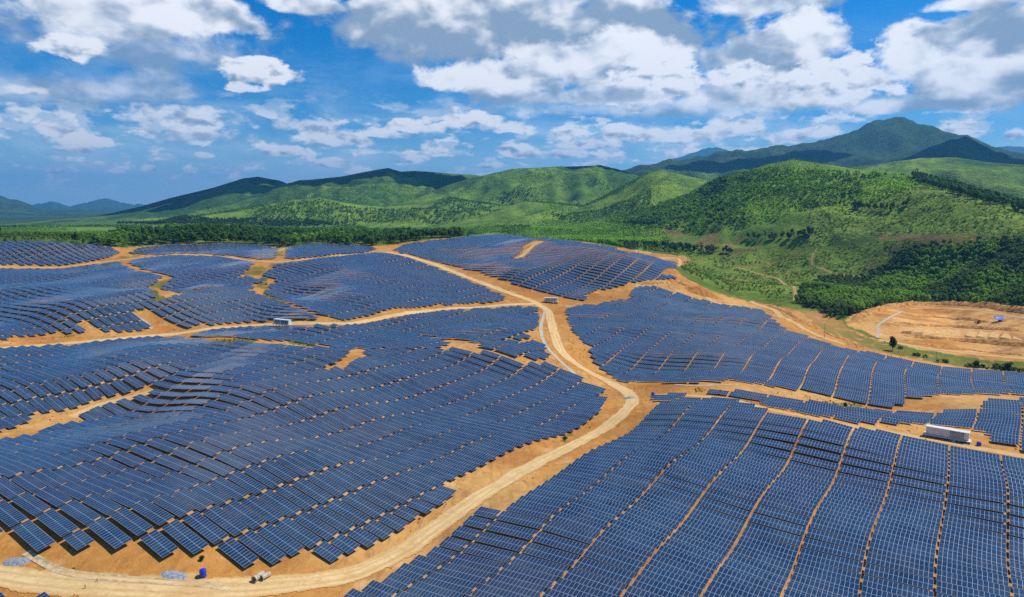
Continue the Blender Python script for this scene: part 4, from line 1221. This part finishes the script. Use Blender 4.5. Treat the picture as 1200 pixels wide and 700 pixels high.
def inverter_station(label, pa, pb, L, body_mat, style):
    """container with its louvred doors on a raised steel platform; pa and pb: where the front base line starts and ends"""
    A, B = unproject([pa, pb])
    d = B-A; ang = math.atan2(d[1], d[0])
    c = (A+B)/2
    n = np.array([-math.sin(ang), math.cos(ang)])*1.4
    x, y = c+n
    z = max(H1(x+q*math.cos(ang), y+q*math.sin(ang)) for q in (-L*.45, 0, L*.45))
    t = thing('inverter_station', label, 'container', (x, y, z), ang)
    D, Hh, z0 = 2.5, 2.75, 0.95
    MB().box((0, 0, z0+Hh/2), (L, D, Hh)).build('body', body_mat, t)
    ribs = MB()
    k = int(L/0.5)
    for i in range(k):
        xx = -L/2+0.3+i*(L-0.6)/(k-1)
        ribs.box((xx, -D/2-.02, z0+Hh/2), (0.16, 0.045, Hh-.3))
        ribs.box((xx, D/2+.02, z0+Hh/2), (0.16, 0.045, Hh-.3))
    ribs.build('corrugation', body_mat, t)
    MB().box((0, 0, z0+Hh+.07), (L+.3, D+.35, .14)).bevel(.02).build('roof', M_WHITE, t)
    doors = {0: [0.10, 0.185, 0.27, 0.355], 1: [-0.36, -0.28, -0.20, -0.12], 2: [-0.30, -0.12, 0.10, 0.28]}[style]
    for f in doors:
        wdt = L*0.066 if style < 2 else L*.13
        dm = MB().box((f*L, -D/2-.075, z0+Hh*.5), (wdt, .06, Hh*.78)).build('door', M_GREYP if style != 0 else M_LOUV, t)
        lv = MB()
        for q in range(7):
            lv.box((f*L, -D/2-.125, z0+Hh*(.2+.095*q)), (wdt*.78, .05, Hh*.05))
        lv.build('louvre', M_LOUV if style != 0 else M_GREYP, dm)
        MB().box((f*L+wdt*.38, -D/2-.14, z0+Hh*.5), (.05, .07, .3)).build('handle', M_DARK, dm)
    if style == 1:
        for f in (0.06, 0.17, 0.30, 0.40):
            pm = MB().box((f*L, -D/2-.075, z0+Hh*.52), (L*.085, .06, Hh*.6)).build('window', M_LOUV, t)
            MB().box((f*L, -D/2-.12, z0+Hh*.52), (.06, .05, Hh*.6)).box((f*L, -D/2-.121, z0+Hh*.52), (L*.085, .05, .06)).build('frame', M_WHITE, pm)
    MB().box((0, -.25, z0-.14), (L+1.6, D+1.3, .16)).build('platform', M_WHITE, t)
    for i in range(6):
        for yy in (-D/2-.6, D/2+.15):
            MB().box((-L/2+.2+i*(L-.4)/5, yy, z0/2-.65), (.22, .22, z0+.8)).build('leg', M_CONC, t)
    st = MB()
    for q in range(4):
        st.box((L*.18, -D/2-1.15-.27*q, z0-.25-.22*q), (1.1, .28, .05))
    st.build('steps', M_GREYP, t)
    for nm, off in (('handrail', L/2+.7),):
        hr_ = MB()
        for yy in (-1.4, -.4, .6):
            hr_.cyl((off, yy, z0-.06), (off, yy, z0+1.0), .03)
        hr_.cyl((off, -1.4, z0+1.0), (off, .6, z0+1.0), .03)
        hr_.build(nm, M_GREYP, t)
    return t
inverter_station("long grey container with white roof on a raised platform beside the right-hand track", (1086, 512), (1133, 520), 13.2, M_GREYP, 0)
inverter_station("pale container with dark framed openings beside the middle-left dirt road", (316, 384.5), (343, 382.5), 12.4, M_WHITE, 1)
inverter_station("small grey container where the dirt roads meet at the field's centre", (635, 354.5), (656, 356), 11.0, M_GREYP, 2)

def water_tank(label, u, v, r, h):
    x, y, z = ground_at(u, v)
    t = thing('water_tank', label, 'water tank', (x, y, z), 0.4)
    prof = [(0.0, 0.0), (r*.96, 0.0), (r, .06)]
    for q in range(5):
        zz = h*(0.12+0.15*q)
        prof += [(r, zz), (r*1.035, zz+.04), (r*1.035, zz+.09), (r, zz+.13)]
    prof += [(r, h*.86), (r*.93, h*.93), (r*.45, h), (0, h)]
    MB().lathe(prof, 24).build('body', M_BLUE, t)
    MB().lathe([(0, h+.09), (r*.34, h+.08), (r*.36, h-.03), (0, h-.03)], 18).build('lid', M_BLUE, t)
    MB().cyl((r*.9, 0, .22), (r*1.25, 0, .22), .06, None, 8).build('outlet', M_DARK, t)
    return t
water_tank("blue plastic water tank on bare soil below the lowest left rows", 238, 676, 0.72, 1.9)
water_tank("small blue water tank beside the long grey container", 1147, 522.5, 0.72, 1.5)
water_tank("small blue water tank at the bend of the dirt road", 765, 464, 0.75, 1.7)

def pipe(label, u, v, ang, r, L):
    x, y, z = ground_at(u, v)
    t = MB().lathe([(r, -L/2), (r, L/2-.25), (r*1.14, L/2-.2), (r*1.14, L/2), (r*.80, L/2), (r*.80, -L/2), (r, -L/2)], 22)
    o = t.build('concrete_pipe', M_CONC)
    for p in o.data.polygons: p.use_smooth = True
    try:
        o.data.set_sharp_from_angle(angle=0.6)
    except Exception: pass
    o.location = (x, y, z+r*1.08); o.rotation_euler = (R_(90), 0, ang)
    return tag(o, label, 'pipe', 'concrete pipes by the roadside')
pipe("left of two concrete pipes lying on the soil beside the dirt road", 303, 679, R_(-22), 0.68, 2.9)
pipe("right, shorter of two concrete pipes lying beside the dirt road", 311.5, 678, R_(-34), 0.60, 2.3)

def mound(name, label, cat, u, v, rx, ry, h, mat, seed):
    x, y, z = ground_at(u, v)
    n, m = 28, 9
    V, F4 = [], []
    for i in range(m):
        q = i/(m-1)
        for j in range(n):
            a = 2*math.pi*j/n
            w = 1+0.45*(fbm(np.array([math.cos(a)*1.3+5]), np.array([math.sin(a)*1.3+seed]), 3, seed)[0]-.5)
            px, py = x+rx*q*w*math.cos(a), y+ry*q*w*math.sin(a)
            zz = h*(1-q*q)**1.3*(0.7+0.6*fbm(np.array([px*1.4]), np.array([py*1.4]), 3, seed)[0])-0.06*q
            V.append((px, py, H1(px, py)+zz+(.04 if q < .99 else -.1)))
    for i in range(m-1):
        for j in range(n):
            F4.append((i*n+j, (i+1)*n+j, (i+1)*n+(j+1) % n, i*n+(j+1) % n))
    me = mesh_np(name, np.array(V), np.array(F4), mat, True)
    return tag(link(name, me), label, cat)
mound('gravel_heap', "flat heap of grey gravel at the left edge beside the bottom road", 'gravel', 18, 659, 3.4, 1.8, .45, M_GRAVEL, 1)
mound('gravel_heap', "flat heap of grey gravel beside the blue tank's drain channel", 'gravel', 203, 674.5, 3.4, 1.6, .4, M_GRAVEL, 2)
mound('gravel_heap', "dark grey gravel heap at the bend of the dirt road", 'gravel', 737, 467, 3.4, 2.0, .9, M_GRAVEL, 3)
mound('soil_mound', "large rounded mound of bare orange soil at the field's upper right edge", 'soil mound', 822, 343, 17, 10, 5.0, simple("orange_soil", (0.47, 0.20, 0.05), 0.95, 0, .2, .3, .05, .4), 4)

def channel(label, px, w, h, group=None, mat=None):
    """open concrete drain: two low kerbs and a sunken bed, draped over the ground"""
    P, s_ = centreline(px, 1.5)
    T = np.gradient(P, axis=0); T /= np.linalg.norm(T, axis=1)[:,None]
    N2 = np.c_[-T[:,1], T[:,0]]
    prof = [(-w/2-.35, -.2), (-w/2-.35, h*.6), (-w/2, h*.6), (-w/2+.2, .06), (w/2-.2, .06), (w/2, h*.6), (w/2+.35, h*.6), (w/2+.35, -.2)]
    m = len(prof)
    V = []
    for p, n in zip(P, N2):
        zb = H1(p[0], p[1])
        for o_, z_ in prof:
            q = p+n*o_; V.append((q[0], q[1], H1(q[0], q[1])+z_+.02))
    i = np.arange(len(P)-1)[:,None]*m; j = np.arange(m-1)
    Q = np.stack([i+j, i+m+j, i+m+j+1, i+j+1], -1).reshape(-1, 4)
    me = mesh_np('drain_channel', np.array(V), Q, mat or M_CONC)
    return tag(link('drain_channel', me), label, 'drain', group)
channel("pale concrete drain channel curving along the bottom road below the left rows", [(30,648),(40,653),(52,661),(66,669),(85,673),(120,677),(160,680),(215,684),(248,686),(268,690)], 1.1, .2, None, simple("sandy_concrete", (0.50, 0.37, 0.21), 0.9, 0, .2, .8, .1, .3))
channel("concrete drain channel beside the dirt road's bend at the field's centre", [(641,361),(635,374),(633,390),(638,403),(649,416),(661,428),(674,439)], 1.5, .2)
channel("zigzag white drain channel climbing the orange earthworks", [(1058,365),(1042,374),(1025,384),(1031,391),(1028,396)], 1.2, .3)
channel("thin pale drain channel on the bare strip above the right-hand rows", [(790,451),(815,453),(840,452),(866,451)], .7, .2)
channel("pale drain channel running down the gully between the left blocks", [(158,371),(166,374),(174,380),(178,386)], 1.2, .3)

def pole(label, u, v, h):
    x, y, z = ground_at(u, v)
    t = thing('utility_pole', label, 'utility pole', (x, y, z), ROW_AZ)
    MB().cyl((0, 0, -.5), (0, 0, h), .19, .12, 10).build('shaft', M_CONC, t)
    MB().box((0, 0, h-.7), (2.2, .1, .12)).build('crossarm', M_DARK, t)
    for q in (-.95, 0, .95):
        MB().cyl((q, 0, h-.64), (q, 0, h-.3), .06, .04, 8).build('insulator', M_WHITE, t)
for lab, u, v, h in (("utility pole at the far upper right edge of the panels", 748, 299, 10), ("utility pole in the scrub near the orange track's fork", 806, 306, 11), ("utility pole on dry grass between the right-hand panels and the wood", 966, 396, 10), ("utility pole beside the lone creekside tree", 1053, 414, 6.5), ("short utility pole by the creek between lone tree and upright shrub", 1097, 424, 6.5), ("utility pole rising from the upper centre-left block", 367, 289, 10), ("utility pole at the wood's edge behind the pale dead trees", 1003, 352, 9)):
    pole(lab, u, v, h)

def shelter():
    x, y, z = ground_at(1171, 376.5)
    t = thing('shelter', "blue tarpaulin shelter with sloping roof on the orange earthworks", 'shelter', (x, y, z), R_(-18))
    V = []
    nx, ny = 9, 7
    L, D = 6.2, 4.6
    for j in range(ny):
        for i in range(nx):
            fx, fy = i/(nx-1)-.5, j/(ny-1)-.5
            V.append((fx*L, fy*D, 2.5+fy*1.9-.25*(1-4*fx*fx)*(1-4*fy*fy)+.06*math.sin(i*2.3+j)))
    F4 = [(j*nx+i, j*nx+i+1, (j+1)*nx+i+1, (j+1)*nx+i) for j in range(ny-1) for i in range(nx-1)]
    me = mesh_np('tarpaulin', np.array(V), np.array(F4), M_TARP, True)
    o = link('tarpaulin', me, None, t)
    md = o.modifiers.new('thickness', 'SOLIDIFY'); md.thickness = .05
    for sx in (-1, 1):
        for sy in (-1, 1):
            MB().cyl((sx*L*.46, sy*D*.46, -.4), (sx*L*.46, sy*D*.46, 2.42+sy*.87), .07, None, 8).build('post', M_WOOD, t)
    MB().box((.6, .4, .45), (2.2, 1.0, .9)).bevel(.05).build('crate', M_WOOD, t)
shelter()
def digger():
    x, y, z = ground_at(1147, 379)
    t = thing('excavator', "small rusty red digger standing left of the blue shelter", 'excavator', (x, y, z), R_(200))
    for sy in (-1, 1):
        MB().box((0, sy*.95, .35), (2.9, .5, .7)).bevel(.18).build('track', M_DARK, t)
    MB().box((-.2, 0, 1.25), (2.5, 1.9, .95)).bevel(.08).build('body', M_RED, t)
    cabin = MB().box((.35, .45, 2.15), (1.2, .95, 1.1)).bevel(.06).build('cab', M_RED, t)
    MB().box((.37, .46, 2.25), (1.24, .80, .62)).build('window', M_LOUV, cabin)
    MB().cyl((1.0, -.2, 1.4), (2.9, -.2, 3.2), .22, .17, 8).build('boom', M_RED, t)
    MB().cyl((2.9, -.2, 3.2), (4.0, -.2, 1.3), .17, .12, 8).build('arm', M_RED, t)
    MB().box((4.0, -.2, .95), (.7, .9, .8)).bevel(.1).build('bucket', M_DARK, t)
digger()

# terraces levelled into the earthworks
M_PAD = simple("levelled_soil", (0.62, 0.37, 0.15), 0.95, 0, .12, .4, .05, .3)
def pads():
    us = [1063, 1076, 1089.5, 1103, 1117, 1137, 1150.5, 1164, 1178, 1192]
    for i, u in enumerate(us):
        v = 387.2+(u-1063)*0.062
        q = [(u-6, v+3.4), (u+4.5, v+4.1), (u+9, v-2.6), (u-1, v-3.2)]
        W_ = unproject(q)
        zb = [H1(*p) for p in W_]
        zt = max(zb)*.6+sum(zb)/4*.4+.08
        V = [(p[0], p[1], zt) for p in W_]+[(p[0]+(p[0]-W_[:,0].mean())*.18, p[1]+(p[1]-W_[:,1].mean())*.18, b-.35) for p, b in zip(W_, zb)]
        me = mesh_np('terrace', np.array(V), np.array([(0,1,2,3),(1,0,4,5),(2,1,5,6),(3,2,6,7),(0,3,7,4)]), M_PAD)
        tag(link('terrace', me), kind='structure')
pads()
def bank(px, w, h, seed):
    P, s_ = centreline(px, 1.6)
    T = np.gradient(P, axis=0); T /= np.linalg.norm(T, axis=1)[:,None]
    N2 = np.c_[-T[:,1], T[:,0]]
    prof = np.linspace(-1, 1, 11)
    hh = h*(0.55+0.9*fbm(s_/11, s_*0+seed, 3, seed))*np.minimum(1, np.minimum(s_, s_[-1]-s_)/8)
    rough = fbm(P[:,0:1]/2.5+prof*3, P[:,1:2]/2.5+prof, 3, seed)
    X = P[:,0:1]+N2[:,0:1]*prof*w*(0.8+.4*rough); Y = P[:,1:2]+N2[:,1:2]*prof*w*(0.8+.4*rough)
    Z = H(X, Y)+hh[:,None]*np.clip(1-np.abs(prof)[None], 0, 1)**.8*(0.7+.6*rough)-.05
    V = np.stack([X, Y, Z], -1).reshape(-1, 3); m = 11
    i = np.arange(len(P)-1)[:,None]*m; j = np.arange(m-1)
    Q = np.stack([i+j, i+m+j, i+m+j+1, i+j+1], -1).reshape(-1, 4)
    tag(link('soil_bank', mesh_np('soil_bank', V, Q, M_BANK, True)), kind='structure')
M_BANK = simple("raw_soil_bank", (0.50, 0.245, 0.075), 0.95, 0, .35, .35, .05, .6)
for px, w, h in (([(1036,361),(1060,357),(1100,356.5),(1140,357),(1170,360),(1205,366),(1250,370)], 5.0, 2.6), ([(1000,377),(1020,366),(1040,361)], 4.0, 2.6), ([(1048,379),(1075,381),(1110,382.5),(1150,384.5),(1200,388)], 3.2, 1.5), ([(1058,393),(1090,396),(1130,399),(1170,402),(1230,407)], 3.5, 1.6), ([(1060,371),(1100,372),(1135,374),(1160,378)], 2.6, 1.2), ([(995,386),(1012,395),(1035,401)], 3.0, 1.4), ([(1050,398),(1090,405),(1140,411),(1210,418)], 2.4, .9), ([(900,357),(925,367),(948,381),(975,394),(1010,404)], 3.0, 1.3), ([(748,333),(790,330),(815,338),(838,350)], 4.0, 2.2)):
    bank(px, w, h, int(px[0][0]) % 17+3)
def stakes():
    for lab, u, v, h in (("thin dark stake on the bottom dirt road's edge near the corner panels", 100, 690, .9), ("thin dark stake beside the bottom drain channel", 114, 681.5, .6)):
        x, y, z = ground_at(u, v)
        o = MB().cyl((0, 0, -.2), (0, 0, h), .12, .07, 6).cyl((0, 0, h), (0, 0, h+.06), .12, .1, 6).build('marker_stake', M_WOOD)
        o.location = (x, y, z); tag(o, lab, 'stake')
stakes()
def stones():
    x, y = cand(135, 420, -0.66, 0.66, 5.0, 44)
    d = fbm(x/20, y/20, 3, 91)
    k = inside(x, y, W_FARM) & (d > .56)
    x, y = x[k], y[k]
    bm = bmesh.new(); bmesh.ops.create_icosphere(bm, subdivisions=1, radius=1)
    V0 = np.array([v.co[:] for v in bm.verts]); F0 = np.array([[v.index for v in f.verts] for f in bm.faces]); bm.free()
    g = np.random.default_rng(45)
    n = len(x); s_ = g.uniform(.06, .22, (n, 1, 1))
    V = V0[None]*s_*g.uniform(.7, 1.3, (n, len(V0), 1))*np.array([1, 1, .6])+np.c_[x, y, H(x, y)+.03][:,None]
    me = mesh_np('stones', V.reshape(-1, 3), (F0[None]+(np.arange(n)*len(V0))[:,None,None]).reshape(-1, 3), simple("stone", (.42, .36, .28), .9, 0, .2, 1.0, .1))
    tag(link('stones', me), "small pale stones strewn over the bare soil", "stones", None, 'stuff')
stones()

# ------------------------------------------------------------------ clouds drifting overhead: they shade the far ridges
def cloud_material():
    m, n, b = new_mat("cloud")
    b.inputs['Base Color'].default_value = (.9, .9, .9, 1); b.inputs['Roughness'].default_value = 1; b.inputs['Specular IOR Level'].default_value = 0
    return m
M_CLOUD = cloud_material()
def cloud(u, v, R, alt, rx, ry, seed):
    a, e = az_el(u, v)
    x, y = R*math.sin(a), R*math.cos(a)
    z = H1(x, y)
    k = (alt-z)/SUN_DIR.z
    cx, cy = x+SUN_DIR.x*k, y+SUN_DIR.y*k
    g = np.random.default_rng(seed)
    bm = bmesh.new()
    for i in range(16):
        q = g.uniform(0, 1)**.5; th = g.uniform(0, 6.28)
        s_ = (1-.6*q)*g.uniform(.7, 1.2)
        r = bmesh.ops.create_icosphere(bm, subdivisions=3, radius=1)
        for vv in r['verts']:
            p = vv.co.copy()
            w = 1+.35*(vnoise(np.array([p.x*2.2+i*3]), np.array([p.y*2.2+p.z*1.7+seed]), seed)[0]-.5)
            vv.co = Vector((cx+rx*.75*q*math.cos(th)+p.x*rx*.42*s_*w, cy+ry*.75*q*math.sin(th)+p.y*ry*.42*s_*w, alt+max(p.z, -.25)*170*s_*w))
    me = bpy.data.meshes.new('cloud'); bm.to_mesh(me); bm.free()
    me.materials.append(M_CLOUD)
    o = link('cloud', me); tag(o, kind='structure')
for q in ((262, 222, 3600, 1750, 520, 330, 1), (440, 212, 3150, 1700, 560, 300, 2), (1135, 172, 3800, 1900, 560, 380, 3), (900, 192, 4300, 2000, 620, 300, 4), (700, 200, 2750, 1650, 220, 180, 5)):
    cloud(*q)

# ------------------------------------------------------------------ haze
def haze():
    me = MB().box((0, 0, 0), (46000, 46000, 1))
    o = me.build('haze', None)
    lo, hi = -40.0, 1150.0
    for v in o.data.vertices:
        v.co.z = lo if v.co.z < 0 else hi
    m = bpy.data.materials.new('haze'); m.use_nodes = True
    n = NT(m.node_tree); m.node_tree.nodes.clear()
    pv = n.node('ShaderNodeVolumePrincipled')
    pv.inputs['Color'].default_value = (0.12, 0.48, 0.98, 1)
    pv.inputs['Density'].default_value = 0.000070
    pv.inputs['Anisotropy'].default_value = 0.2
    out = n.node('ShaderNodeOutputMaterial')
    n.put(out.inputs['Volume'], pv.outputs[0])
    m.cycles.volume_sampling = 'DISTANCE'
    m.cycles.homogeneous_volume = True
    o.data.materials.append(m)
    tag(o, kind='stuff'); o['label'] = "thin blue summer haze over the far hills"
haze()
